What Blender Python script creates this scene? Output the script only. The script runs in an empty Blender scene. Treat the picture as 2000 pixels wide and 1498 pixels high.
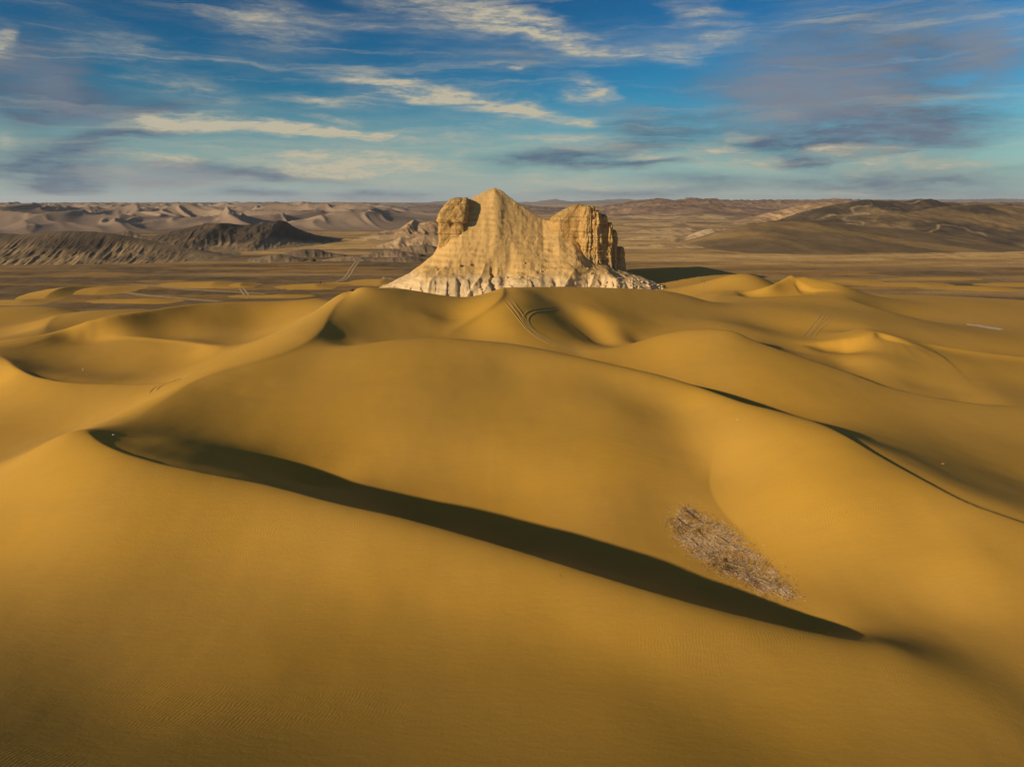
import bpy, math, random
import numpy as np

rad = math.radians
S = bpy.context.scene
C = S.collection
random.seed(7)
RNG = np.random.default_rng(11)

# ------------------------------------------------------------------ camera
CAM_H = 60.0
PITCH = rad(14.38)
F = 1400.0                     # focal length in pixels of the 2000 px wide photograph
cam_d = bpy.data.cameras.new('camera')
cam = bpy.data.objects.new('camera', cam_d)
C.objects.link(cam)
cam_d.sensor_width = 36.0
cam_d.lens = 36.0 * F / 2000.0
cam_d.clip_start = 0.5
cam_d.clip_end = 40000.0
cam.location = (0, 0, CAM_H)
cam.rotation_euler = (math.pi / 2 - PITCH, 0, 0)
S.camera = cam

# ------------------------------------------------------------------ sun, sky, exposure
SUN_AZ = 61.0                  # degrees the light turns to the right of the view direction
SUN_EL = 18.0
sun_d = bpy.data.lights.new('sun', 'SUN')
sun_d.energy = 5.0
sun_d.color = (1.0, 0.80, 0.56)
sun_d.angle = rad(0.8)
sun = bpy.data.objects.new('sun', sun_d)
C.objects.link(sun)
# light travels towards (sin az, cos az, -tan el)
sun.rotation_euler = (rad(90 - SUN_EL), 0, -rad(SUN_AZ))

S.view_settings.view_transform = 'Standard'
S.view_settings.look = 'None'
S.view_settings.gamma = 1.0
S.view_settings.use_curve_mapping = False
S.view_settings.exposure = 0.06
S.render.engine = 'CYCLES'
S.cycles.max_bounces = 6
S.cycles.diffuse_bounces = 2
S.cycles.volume_bounces = 1
S.cycles.use_denoising = True

cp, sp = math.cos(PITCH), math.sin(PITCH)


def ray(px, py):
    u = (px - 1000.0) / F
    v = (py - 749.0) / F
    return u, cp - v * sp, -(sp + v * cp)      # X right, Y forward, Z up


def azel(px, py):
    x, y, z = ray(px, py)
    return math.degrees(math.atan2(x, y)), math.degrees(math.atan2(z, math.hypot(x, y)))


class NT:
    """small helper round a node tree"""
    def __init__(s, tree):
        s.t = tree
        s.t.nodes.clear()

    def n(s, kind, **kw):
        nd = s.t.nodes.new(kind)
        for k, v in kw.items():
            if k == 'ins':
                for kk, vv in v.items():
                    s.put(nd.inputs[kk], vv)
            else:
                setattr(nd, k, v)
        return nd

    def put(s, sock, v):
        if isinstance(v, bpy.types.NodeSocket):
            s.t.links.new(v, sock)
        elif v is not None:
            sock.default_value = v

    def math(s, op, a, b=None, c=None, clamp=False):
        nd = s.n('ShaderNodeMath', operation=op, use_clamp=clamp)
        s.put(nd.inputs[0], a)
        if b is not None:
            s.put(nd.inputs[1], b)
        if c is not None:
            s.put(nd.inputs[2], c)
        return nd.outputs[0]

    def ramp(s, v, a, b, lo=0.0, hi=1.0, smooth=True):
        nd = s.n('ShaderNodeMapRange', interpolation_type='SMOOTHSTEP' if smooth else 'LINEAR', clamp=True)
        s.put(nd.inputs['Value'], v)
        for k, x in (('From Min', a), ('From Max', b), ('To Min', lo), ('To Max', hi)):
            s.put(nd.inputs[k], x)
        return nd.outputs['Result']

    def mix(s, f, a, b, blend='MIX'):
        nd = s.n('ShaderNodeMix', data_type='RGBA', blend_type=blend)
        s.put(nd.inputs[0], f)
        for i, v in ((6, a), (7, b)):
            if isinstance(v, tuple) and len(v) == 3:
                v = v + (1.0,)
            s.put(nd.inputs[i], v)
        return nd.outputs[2]

    def noise(s, vec, scale, detail=4.0, rough=0.55, dist=0.0, out='Fac'):
        nd = s.n('ShaderNodeTexNoise')
        s.put(nd.inputs['Vector'], vec)
        nd.inputs['Scale'].default_value = scale
        nd.inputs['Detail'].default_value = detail
        nd.inputs['Roughness'].default_value = rough
        nd.inputs['Distortion'].default_value = dist
        return nd.outputs[out]

    def mapping(s, vec, loc=(0, 0, 0), rot=(0, 0, 0), scale=(1, 1, 1), kind='POINT'):
        nd = s.n('ShaderNodeMapping', vector_type=kind)
        s.put(nd.inputs['Vector'], vec)
        nd.inputs['Location'].default_value = loc
        nd.inputs['Rotation'].default_value = rot
        nd.inputs['Scale'].default_value = scale
        return nd.outputs[0]


SKY_TINT = (4.2, 15.0, 17.0)
SKY_STRENGTH = 0.06
W = bpy.data.worlds.new('World')
S.world = W
W.use_nodes = True


def build_sky():
    k = NT(W.node_tree)
    tc = k.n('ShaderNodeTexCoord')
    sky = k.n('ShaderNodeTexSky', sky_type='NISHITA', sun_disc=False)
    sky.sun_elevation = rad(SUN_EL)
    sky.sun_rotation = rad(SUN_AZ + 180.0)
    sky.altitude = 800.0
    sky.air_density = 1.0
    sky.dust_density = 0.6
    sky.ozone_density = 2.0
    sc_ = k.n('ShaderNodeVectorMath', operation='MULTIPLY')
    k.put(sc_.inputs[0], sky.outputs[0])
    sc_.inputs[1].default_value = (0.10, 0.10, 0.10)
    gm_ = k.n('ShaderNodeGamma')
    k.put(gm_.inputs[0], sc_.outputs[0])
    gm_.inputs[1].default_value = 1.75
    col = k.mix(1.0, gm_.outputs[0], SKY_TINT, 'MULTIPLY')
    # azimuth / elevation in degrees
    sep = k.n('ShaderNodeSeparateXYZ')
    k.put(sep.inputs[0], tc.outputs['Generated'])
    az = k.math('MULTIPLY', k.math('ARCTAN2', sep.outputs[0], sep.outputs[1]), 57.29578)
    el = k.math('MULTIPLY', k.math('ARCSINE', sep.outputs[2]), 57.29578)
    cb = k.n('ShaderNodeCombineXYZ')
    k.put(cb.inputs[0], az)
    k.put(cb.inputs[1], el)
    ae = cb.outputs[0]
    # wind-drawn warp of the cloud field
    wp = k.mapping(ae, scale=(0.10, 0.42, 1))
    wn = k.noise(wp, 1.0, 5.0, 0.62, out='Color')
    wv = k.n('ShaderNodeVectorMath', operation='SUBTRACT')
    k.put(wv.inputs[0], wn)
    wv.inputs[1].default_value = (0.5, 0.5, 0.5)
    wm = k.n('ShaderNodeVectorMath', operation='MULTIPLY')
    k.put(wm.inputs[0], wv.outputs[0])
    wm.inputs[1].default_value = (9.0, 2.2, 0)
    wa = k.n('ShaderNodeVectorMath', operation='ADD')
    k.put(wa.inputs[0], ae)
    k.put(wa.inputs[1], wm.outputs[0])
    aw = wa.outputs[0]

    def strokes(lst):
        tot = None
        for (x0, y0, x1, y1, w, amp) in lst:
            a0, e0 = azel(x0, y0)
            a1, e1 = azel(x1, y1)
            L = math.hypot(a1 - a0, e1 - e0) / 2 * 1.25 + 0.02 * w
            th = math.atan2(e1 - e0, a1 - a0)
            m = k.mapping(aw, ((a0 + a1) / 2, (e0 + e1) / 2, 0), (0, 0, th), (L, w * 0.041 * 1.5, 1), 'TEXTURE')
            ln = k.n('ShaderNodeVectorMath', operation='LENGTH')
            k.put(ln.inputs[0], m)
            v = k.ramp(ln.outputs['Value'], 1.0, 0.0, 0.0, amp)
            tot = v if tot is None else k.math('ADD', tot, v)
        return tot

    white = strokes([
        (700, -15, 1000, 50, 32, .55), (960, 35, 1200, 105, 24, 1.0), (860, 10, 1060, 60, 30, .5),
        (690, 150, 1040, 222, 17, 1.0), (640, 138, 820, 188, 26, .45), (900, 190, 1080, 230, 26, .5),
        (225, 232, 480, 238, 19, 1.25), (440, 241, 840, 271, 13, 1.4), (300, 236, 700, 258, 12, .8), (830, 265, 940, 272, 6, .5),
        (420, 312, 910, 322, 19, 1.1), (500, 333, 950, 345, 13, .6), (170, 301, 430, 322, 9, .7),
        (1180, 95, 1400, 105, 16, .5), (1070, 165, 1190, 185, 17, .75), (1000, 195, 1090, 225, 22, .55),
        (1085, 232, 1165, 241, 8, .8), (1330, 18, 1450, 80, 30, .45), (1000, 140, 1050, 142, 6, .5),
        (1355, 287, 1530, 312, 15, 1.0), (1610, 333, 1810, 316, 9, 1.0), (1280, 300, 1560, 330, 22, .55),
        (1000, 352, 1320, 362, 15, .55), (1040, 268, 1210, 282, 12, .5), (1440, 225, 1580, 215, 10, .35),
        (140, 330, 500, 356, 18, .75), (200, 150, 520, 185, 20, .32), (390, 20, 640, 62, 40, .32),
        (500, 178, 770, 212, 13, .36), (90, 60, 340, 112, 30, .25), (-30, 78, 18, 92, 28, .6),
        (-20, 262, 80, 280, 10, .5), (1560, 300, 1760, 290, 9, .6), (1700, 336, 1990, 322, 12, .5), (1380, 270, 1520, 262, 8, .5), (600, 225, 760, 240, 8, .4), (860, 300, 960, 296, 8, .4), (1180, 300, 1300, 312, 10, .5), (1560, 372, 1720, 377, 6, .45), (900, 375, 1100, 372, 8, .4)])
    gray = strokes([
        (-60, 120, 170, 152, 60, 1.0), (-40, 195, 140, 172, 50, 1.0), (60, 215, 330, 200, 24, .85),
        (220, 226, 410, 192, 13, .6), (100, 272, 445, 248, 14, .95), (-20, 300, 260, 290, 22, .9),
        (-20, 335, 210, 350, 32, .9), (180, 318, 740, 354, 13, 1.0), (-20, 366, 220, 360, 12, .6),
        (410, 380, 610, 384, 13, .7), (600, 386, 860, 380, 12, .7), (910, 320, 1290, 288, 19, 1.0),
        (1130, 262, 1420, 238, 36, .6), (1330, 205, 2040, 150, 90, .75), (1250, 290, 2040, 280, 34, .65),
        (1490, 321, 1630, 316, 9, .8), (1540, 352, 2040, 350, 26, .8), (980, 382, 1500, 373, 12, .6),
        (1200, 348, 1700, 362, 15, .5), (1470, 62, 2040, 40, 60, .5), (700, 5, 1000, 30, 22, .3),
        (930, 110, 1100, 130, 24, .35), (1550, 240, 2040, 235, 40, .5), (1050, 330, 1360, 318, 9, .8)])
    lilac = strokes([(1400, 180, 1800, 165, 70, 1.2), (1820, 112, 2040, 100, 44, 1.0), (120, 335, 520, 354, 18, 1.0), (0, 130, 160, 170, 40, .6),
                     (60, 215, 300, 228, 18, .5), (1640, 265, 2000, 262, 20, .6), (1130, 205, 1330, 225, 18, .5)])
    fib = k.noise(k.mapping(aw, rot=(0, 0, rad(5)), scale=(0.16, 1.05, 1)), 1.0, 8.0, 0.62)
    fib2 = k.noise(k.mapping(ae, rot=(0, 0, rad(7)), scale=(0.35, 1.5, 1)), 1.0, 8.0, 0.66)
    fibre = k.math('MULTIPLY', k.ramp(fib, 0.34, 0.62, 0.15, 1.35), k.ramp(fib2, 0.32, 0.64, 0.45, 1.25))
    # thin veil that is everywhere in the sky, also where the camera does not look
    veil = k.math('MULTIPLY', k.ramp(k.noise(k.mapping(ae, loc=(3, 7, 2), rot=(0, 0, rad(6)), scale=(0.05, 0.32, 1)), 1.0, 8.0, 0.62), 0.44, 0.72),
                  0.42)
    # long thin drawn-out streaks
    thin = k.noise(k.mapping(aw, loc=(9, 2, 5), rot=(0, 0, rad(7)), scale=(0.045, 1.15, 1)), 1.0, 6.0, 0.6)
    veil = k.math('ADD', veil, k.ramp(thin, 0.50, 0.72, 0.0, 0.60))
    gm = k.math('MINIMUM', k.math('MULTIPLY', gray, k.ramp(fib, 0.26, 0.60, 0.55, 1.25)), 0.94)
    fib3 = k.noise(k.mapping(aw, rot=(0, 0, rad(9)), scale=(0.8, 4.2, 1)), 1.0, 6.0, 0.65)
    fibre = k.math('MULTIPLY', fibre, k.ramp(fib3, 0.30, 0.66, 0.62, 1.2))
    wmask = k.math('MINIMUM', k.math('ADD', k.math('MULTIPLY', white, fibre), k.math('MULTIPLY', veil, fib2)), 0.95)
    gm = k.math('MULTIPLY', gm, k.ramp(fib2, 0.30, 0.62, 0.62, 1.06))
    lm = k.math('MINIMUM', k.math('MULTIPLY', lilac, k.ramp(fib, 0.30, 0.66, 0.4, 1.05)), 0.82)
    s = 1.0 / SKY_STRENGTH
    # bright air near the horizon
    hz = k.ramp(el, 8.0, -0.5, 0.0, 0.92)
    col = k.mix(hz, col, (0.325 * s, 0.39 * s, 0.385 * s))
    col = k.mix(gm, col, (0.075 * s, 0.128 * s, 0.20 * s))
    col = k.mix(wmask, col, (0.50 * s, 0.45 * s, 0.33 * s))
    col = k.mix(lm, col, (0.20 * s, 0.225 * s, 0.275 * s))
    bg = k.n('ShaderNodeBackground')
    k.put(bg.inputs[0], col)
    bg.inputs[1].default_value = SKY_STRENGTH
    out = k.n('ShaderNodeOutputWorld')
    k.t.links.new(bg.outputs[0], out.inputs[0])


build_sky()

# ------------------------------------------------------------------ helpers


def tag(o, label=None, cat=None, group=None, kind=None):
    if label:
        o['label'] = label
    if cat:
        o['category'] = cat
    if group:
        o['group'] = group
    if kind:
        o['kind'] = kind
    return o


def link_mesh(name, verts, faces, mat, parent=None, smooth=True, cols=None):
    me = bpy.data.meshes.new(name)
    verts = np.asarray(verts, dtype=np.float32).reshape(-1, 3)
    faces = np.asarray(faces, dtype=np.int32)
    nf, k = faces.shape
    me.vertices.add(len(verts))
    me.vertices.foreach_set('co', verts.ravel())
    me.loops.add(nf * k)
    me.loops.foreach_set('vertex_index', faces.ravel())
    me.polygons.add(nf)
    me.polygons.foreach_set('loop_start', np.arange(0, nf * k, k, dtype=np.int32))
    me.polygons.foreach_set('loop_total', np.full(nf, k, dtype=np.int32))
    me.update(calc_edges=True)
    if smooth:
        me.polygons.foreach_set('use_smooth', np.ones(nf, dtype=bool))
    if cols is not None:
        ca = me.color_attributes.new('albedo', 'FLOAT_COLOR', 'POINT')
        c4 = np.ones((len(verts), 4), dtype=np.float32)
        c4[:, :3] = cols
        ca.data.foreach_set('color', c4.ravel())
    me.materials.append(mat)
    o = bpy.data.objects.new(name, me)
    C.objects.link(o)
    if parent:
        o.parent = parent
    return o


def grid_faces(nr, nc, wrap=False):
    i = np.arange(nr - 1)[:, None]
    m = nc if wrap else nc - 1
    j = np.arange(m)[None, :]
    j1 = (j + 1) % nc
    a = i * nc + j
    b = i * nc + j1
    c = (i + 1) * nc + j1
    d = (i + 1) * nc + j
    return np.stack([a, b, c, d], -1).reshape(-1, 4)


def _hash(ix, iy, seed):
    h = (ix.astype(np.int64) * 374761393 + iy.astype(np.int64) * 668265263 + seed * 974634777) & 0xffffffff
    h = ((h ^ (h >> 13)) * 1274126177) & 0xffffffff
    h = h ^ (h >> 16)
    return (h & 0xffffff).astype(np.float64) / float(0xffffff)


def vnoise(x, y, seed=0):
    x = np.asarray(x, dtype=np.float64)
    y = np.asarray(y, dtype=np.float64)
    x, y = np.broadcast_arrays(x, y)
    xi = np.floor(x)
    yi = np.floor(y)
    fx = x - xi
    fy = y - yi
    fx = fx * fx * fx * (fx * (fx * 6 - 15) + 10)
    fy = fy * fy * fy * (fy * (fy * 6 - 15) + 10)
    a = _hash(xi, yi, seed)
    b = _hash(xi + 1, yi, seed)
    c = _hash(xi, yi + 1, seed)
    d = _hash(xi + 1, yi + 1, seed)
    return (a + (b - a) * fx) * (1 - fy) + (c + (d - c) * fx) * fy      # 0..1


def fbm(x, y, octs=5, seed=0, gain=0.5, lac=2.03):
    t = 0
    amp = 1.0
    tot = 0
    for i in range(octs):
        t = t + amp * (vnoise(x, y, seed + i * 17) * 2 - 1)
        tot += amp
        amp *= gain
        x = np.asarray(x) * lac + 13.7
        y = np.asarray(y) * lac + 5.3
    return t / tot


def ridged(x, y, octs=5, seed=0, gain=0.5):
    t = 0
    amp = 1.0
    tot = 0
    for i in range(octs):
        t = t + amp * (1 - np.abs(vnoise(x, y, seed + i * 17) * 2 - 1))
        tot += amp
        amp *= gain
        x = np.asarray(x) * 2.03 + 3.1
        y = np.asarray(y) * 2.03 + 9.7
    return t / tot


def sstep(a, b, x):
    t = np.clip((x - a) / (b - a), 0, 1)
    return t * t * (3 - 2 * t)


def tanD(py):
    return math.tan(PITCH + math.atan((py - 749.0) / F))


def Wp(px, py, h):
    """the point of the ground at height h that the photograph shows at (px, py)"""
    y = (CAM_H - h) / tanD(py)
    return np.array([(px - 1000.0) / F * (y * cp + (CAM_H - h) * sp), y, h])


def Wd(px, y, h):
    return np.array([(px - 1000.0) / F * (y * cp + (CAM_H - h) * sp), y, h])


def pix(x, y, z):
    zc = y * cp + (CAM_H - z) * sp
    return 1000 + F * x / zc, 749 + F * (y * -sp + (CAM_H - z) * cp) / zc


# ------------------------------------------------------------------ materials
def principled(name, rough=0.9):
    m = bpy.data.materials.new(name)
    m.use_nodes = True
    k = NT(m.node_tree)
    b = k.n('ShaderNodeBsdfPrincipled')
    b.inputs['Roughness'].default_value = rough
    b.inputs['Specular IOR Level'].default_value = 0.12
    o = k.n('ShaderNodeOutputMaterial')
    k.t.links.new(b.outputs[0], o.inputs[0])
    return m, k, b


SAND = (0.53, 0.290, 0.040)


def mat_sand():
    m, k, b = principled('golden_sand', 0.95)
    geo = k.n('ShaderNodeNewGeometry')
    pos = geo.outputs['Position']
    big = k.noise(pos, 0.02, 4, 0.55)
    mid = k.noise(k.mapping(pos, rot=(0, 0, rad(-20)), scale=(0.10, 0.32, 0.1)), 1.0, 5, 0.6)
    grain = k.noise(pos, 5.0, 4, 0.75)
    c = k.mix(k.ramp(big, 0.35, 0.65), (SAND[0] * .95, SAND[1] * .97, SAND[2] * 1.15), (SAND[0] * 1.03, SAND[1] * 1.02, SAND[2] * .9))
    c = k.mix(k.ramp(mid, 0.42, 0.70, 0.0, 0.22), c, (SAND[0] * .82, SAND[1] * .85, SAND[2] * 1.1))
    c = k.mix(k.ramp(grain, 0.40, 0.75, 0.0, 0.30), c, (SAND[0] * .68, SAND[1] * .70, SAND[2] * .9))
    k.put(b.inputs['Base Color'], c)
    # wind ripples, only on parts of the slopes, and a rough grain
    wv = k.n('ShaderNodeTexWave', wave_type='BANDS', bands_direction='X', wave_profile='SIN')
    k.put(wv.inputs['Vector'], k.mapping(pos, rot=(0, 0, rad(12))))
    wv.inputs['Scale'].default_value = 0.80
    wv.inputs['Distortion'].default_value = 9.0
    wv.inputs['Detail'].default_value = 2.0
    wv.inputs['Detail Scale'].default_value = 0.5
    patch = k.ramp(k.noise(k.mapping(pos, loc=(31, 4, 0), rot=(0, 0, rad(-25)), scale=(0.022, 0.05, 0.02)), 1.0, 3, 0.5), 0.52, 0.68)
    rip = k.math('MULTIPLY', k.math('MULTIPLY', wv.outputs['Fac'], patch), 0.009)
    soft = k.math('MULTIPLY', k.noise(k.mapping(pos, rot=(0, 0, rad(-25)), scale=(0.5, 1.3, 0.6)), 1.0, 5, 0.6), 0.032)
    gr = k.math('MULTIPLY', k.noise(pos, 2.6, 4, 0.7), 0.018)
    hsum = k.math('ADD', k.math('ADD', rip, soft), gr)
    bp = k.n('ShaderNodeBump')
    bp.inputs['Strength'].default_value = 1.0
    bp.inputs['Distance'].default_value = 1.0
    k.put(bp.inputs['Height'], hsum)
    k.t.links.new(bp.outputs[0], b.inputs['Normal'])
    return m


def mat_attr(name, bump=0.3, scale=0.35, spread=0.22, rough=0.95):
    """ground whose colour comes from the mesh's own albedo, broken up by grain"""
    m, k, b = principled(name, rough)
    geo = k.n('ShaderNodeNewGeometry')
    pos = geo.outputs['Position']
    at = k.n('ShaderNodeVertexColor', layer_name='albedo')
    n1 = k.noise(pos, scale, 6, 0.65)
    n2 = k.noise(pos, scale * 0.15, 5, 0.6)
    c = k.mix(k.ramp(n1, 0.3, 0.7, 0.0, spread), at.outputs[0], (0.03, 0.022, 0.014))
    c = k.mix(k.ramp(n2, 0.35, 0.7, 0.0, spread), c, (0.36, 0.24, 0.12))
    k.put(b.inputs['Base Color'], c)
    if bump:
        bp = k.n('ShaderNodeBump')
        bp.inputs['Strength'].default_value = 1.0
        bp.inputs['Distance'].default_value = bump
        k.put(bp.inputs['Height'], n1)
        k.t.links.new(bp.outputs[0], b.inputs['Normal'])
    return m


def mat_rock(name, lo, hi, zmid=13.5, bump=0.9, strata=0.35, crack=0.0):
    m, k, b = principled(name, 0.95)
    geo = k.n('ShaderNodeNewGeometry')
    pos = geo.outputs['Position']
    sep = k.n('ShaderNodeSeparateXYZ')
    k.put(sep.inputs[0], pos)
    n1 = k.noise(pos, 0.12, 6, 0.65)
    n2 = k.noise(pos, 0.9, 6, 0.7)
    z = k.math('ADD', sep.outputs[2], k.math('MULTIPLY', k.math('SUBTRACT', n1, 0.5), 14.0))
    c = k.mix(k.ramp(z, zmid - 3.5, zmid + 3.5), lo, hi)
    lay = k.noise(k.mapping(pos, scale=(0.02, 0.02, 0.75)), 1.0, 5, 0.75)
    c = k.mix(k.ramp(lay, 0.42, 0.68, 0.0, strata), c, tuple(0.62 * v for v in hi))
    c = k.mix(k.ramp(lay, 0.50, 0.28, 0.0, strata * .8), c, (0.66, 0.50, 0.28))
    c = k.mix(k.ramp(n2, 0.54, 0.80, 0.0, 0.42), c, tuple(0.45 * v for v in hi))
    h = k.math('ADD', k.math('MULTIPLY', n2, 0.7), k.math('MULTIPLY', lay, 0.5))
    if crack:
        wob = k.n('ShaderNodeVectorMath', operation='MULTIPLY_ADD')
        k.put(wob.inputs[0], k.noise(pos, 0.35, 4, 0.6, out='Color'))
        wob.inputs[1].default_value = (2.6, 2.6, 2.6)
        k.put(wob.inputs[2], pos)
        vo = k.n('ShaderNodeTexVoronoi', feature='DISTANCE_TO_EDGE')
        k.put(vo.inputs['Vector'], k.mapping(wob.outputs[0], scale=(0.20, 0.20, 0.085)))
        vo.inputs['Scale'].default_value = 1.0
        ck = k.ramp(vo.outputs['Distance'], 0.05, 0.0, 0.0, crack)
        c = k.mix(ck, c, tuple(0.32 * v for v in hi))
        h = k.math('SUBTRACT', h, k.math('MULTIPLY', ck, 0.9))
    k.put(b.inputs['Base Color'], c)
    bp = k.n('ShaderNodeBump')
    bp.inputs['Strength'].default_value = 1.0
    bp.inputs['Distance'].default_value = bump
    k.put(bp.inputs['Height'], h)
    k.t.links.new(bp.outputs[0], b.inputs['Normal'])
    return m


def mat_plain(name, col, var=0.3, scale=8.0, rough=0.9):
    m, k, b = principled(name, rough)
    tc = k.n('ShaderNodeTexCoord')
    n = k.noise(tc.outputs['Object'], scale, 4, 0.6)
    k.put(b.inputs['Base Color'], k.mix(k.ramp(n, 0.3, 0.7), tuple(v * (1 - var) for v in col), tuple(min(1, v * (1 + var)) for v in col)))
    return m


M_sand = mat_sand()
M_plain = mat_attr('gravel_plain', 0.16, 0.45, 0.40)
M_hill = mat_attr('bare_hill', 0.8, 0.12, 0.22)
M_fardune = mat_attr('far_dune_sand', 0.4, 0.05, 0.10)
M_butte = mat_rock('butte_rock', (0.66, 0.47, 0.245), (0.58, 0.36, 0.125), 11, 0.7, 0.2)
M_cliff = mat_rock('cliff_rock', (0.62, 0.42, 0.20), (0.55, 0.325, 0.10), 20, 1.4, 0.65, 0.32)

# ------------------------------------------------------------------ the dunes: crest lines, troughs and slopes, all as world points
CX, CW, CC, CS = [], [], [], []        # centres, heights, softness, slack


def P(*pts, c=None):
    for p in pts:
        w = Wd(*p[1:]) if p[0] == 'd' else (np.array(p[1:], float) if p[0] == 'w' else Wp(*p))
        CX.append(w[:2])
        CW.append(w[2])
        CC.append(c if c is not None else max(5.0, 0.05 * w[1]))
        CS.append(0.004)


def curve(pts, step):
    w = np.array([Wd(*p[1:]) if p[0] == 'd' else (np.array(p[1:], float) if p[0] == 'w' else Wp(*p)) for p in pts])
    seg = np.r_[0, np.cumsum(np.linalg.norm(np.diff(w[:, :2], axis=0), axis=1))]
    n = max(2, int(round(seg[-1] / step)) + 1)
    t = np.linspace(0, seg[-1], n)
    # Catmull-Rom style tangents on the chord length
    m = np.gradient(w, seg, axis=0) if len(w) > 2 else np.repeat((w[1:] - w[:1]) / seg[-1], 2, 0)
    i = np.clip(np.searchsorted(seg, t, 'right') - 1, 0, len(seg) - 2)
    hseg = (seg[i + 1] - seg[i])[:, None]
    s = ((t - seg[i]))[:, None] / hseg
    return ((2 * s**3 - 3 * s**2 + 1) * w[i] + (s**3 - 2 * s**2 + s) * hseg * m[i]
            + (-2 * s**3 + 3 * s**2) * w[i + 1] + (s**3 - s**2) * hseg * m[i + 1])


def L(pts, step=4.0, c=None):
    w = curve(pts, step)
    for q in w:
        CX.append(q[:2])
        CW.append(q[2])
        CC.append(step * 0.6 if c is None else c)
        CS.append(2e-4)


def dune_data():
    # foreground dune
    L([(-140, 1005, 10), (0, 920, 14), (60, 885, 17), (110, 855, 19), (145, 843, 20), (170, 840, 20)], 3, 1.2)
    L([(170, 840, 20), (200, 866, 19.5), (240, 884, 19), (280, 896, 18.6), (315, 906, 18.2), (380, 920, 17.6)], 2, 0.7)
    L([(420, 927, 17.2), (500, 942, 16.5), (650, 980, 15.5), (800, 1014, 14.5), (1000, 1071, 13), (1200, 1133, 11.5), (1400, 1190, 10.2),
       (1600, 1236, 9.2), (1740, 1262, 8.6)], 4, 2.4)
    P((200, 852, 19.2), (230, 865, 18.8), (260, 872, 18.4), (340, 888, 17.0), (420, 905, 15.5), (520, 925, 13.2), (650, 955, 9.4), (330, 860, 16.8), (420, 880, 14.6), c=4)
    P(('d', 800, 117, 5.2), ('d', 1000, 108, 4.2), ('d', 1200, 101, 4), ('d', 1400, 92, 4.4), ('d', 1600, 83.0, 5.2), c=4)
    P((800, 965, 6.3), (1000, 1005, 4.2), (1200, 1062, 4), (1400, 1125, 4.6), (1600, 1190, 5.4), (1740, 1232, 5.9), (1690, 1215, 5.6), c=5)
    P((1780, 1280, 8.4), (1820, 1298, 8.0), (1900, 1342, 6.9), (2000, 1395, 5.3), (2150, 1480, 2.6), c=6)
    P((200, 1000, 15.2), (0, 1000, 12.8), (415, 1083, 12.3), (0, 1100, 11.2), (200, 1100, 12.3), (600, 1110, 11.8), (850, 1160, 11.0),
      (1100, 1210, 10.0), (1000, 1260, 9.6), (1300, 1300, 9.2), (500, 1250, 10.8), (200, 1250, 10.9), (0, 1250, 11.5), (200, 1400, 13.2), (300, 1498, 15.2),
      (700, 1400, 11.4), (1000, 1498, 11.8), (0, 1498, 16.8), (600, 1498, 13.4), (1500, 1400, 8.6), (1500, 1498, 8.7), (1750, 1400, 7.5),
      (2000, 1498, 4.7), (1250, 1400, 10.0), c=9)
    P(('w', 0, 20, 18), ('w', -60, 30, 24), ('w', 60, 30, 4.5), ('w', -110, 70, 12), ('w', 110, 60, 0), ('w', -150, 110, 7), ('w', 120, 90, 6), c=15)  # unseen near rise added; its tilt from the sun dims the bottom edge
    # ridge from its summit up to the second dune and on to the far summit
    L([(170, 840, 20), (215, 832, 18.3), (250, 825, 17.6), (290, 800, 17.2), (330, 775, 17.3), (365, 752, 17.5), (400, 736, 17.8), (430, 725, 18.2),
       (480, 711, 18.8), (530, 697, 19.4), (590, 673, 20.6), (628, 646, 22.2), (642, 618, 24.2), (660, 592, 26.0), (690, 568, 27.5)], 3, 0.8)
    L([(690, 568, 27.8), (720, 565, 27.6), (760, 563, 27.2), (805, 567, 26.2), (860, 577, 24.6), (905, 582, 23.5), (940, 577, 24.1), (985, 562, 26.4)], 6, 5)
    P(('w', -86, 197, 14.6), ('w', -82, 262, 14), ('d', 700, 285, 22), ('d', 800, 305, 18),
      ('d', 900, 305, 16), ('d', 690, 330, 13), ('d', 800, 360, 7), ('d', 1000, 380, 5), ('d', 900, 400, 1))
    P((700, 600, 25), (700, 640, 20.9), (700, 665, 18.9), (670, 640, 21.6), (670, 665, 19.3), (760, 590, 25.4), (760, 620, 22), (760, 648, 19.2), (850, 595, 23.3), (850, 620, 21), (850, 645, 18.5), c=8)
    P((430, 695, 12.5), (480, 672, 12.8), (540, 640, 13.2), (600, 606, 15), (640, 588, 16.5))
    # second dune: long top line
    L([(630, 685, 19.6), (680, 678, 20), (760, 665, 20.5), (850, 660, 20.5), (920, 664, 20.2), (1000, 672, 19.7),
       (1100, 690, 19), (1200, 712, 18), (1290, 733, 17), (1370, 757, 16.5), (1410, 771, 16.2)], 3.5, 3.0)
    L([(1430, 778, 16.1), (1450, 785, 16), (1540, 808, 16), (1610, 830, 16), (1650, 850, 15.8), (1700, 880, 15), (1800, 935, 14),
       (1900, 985, 13), (2000, 1020, 12), (2130, 1065, 10.5)], 3, 2.0)
    P(('d', 680, 207, 18.7), ('d', 760, 216, 18.0), ('d', 850, 220, 17.2), ('d', 920, 222, 16.0), ('d', 1000, 219, 14.3), ('d', 1100, 212, 12.5),
      ('d', 1200, 200, 11.3), ('d', 1290, 190, 10.5), ('d', 1370, 181, 10), ('d', 1450, 170, 10.4), ('d', 1540, 159, 10.4), ('d', 1620, 149, 11.8),
      ('d', 1700, 139, 12.5), ('d', 1800, 128, 12.2), ('d', 1900, 119, 11.3), ('d', 2000, 114, 10.5), c=5)
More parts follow.
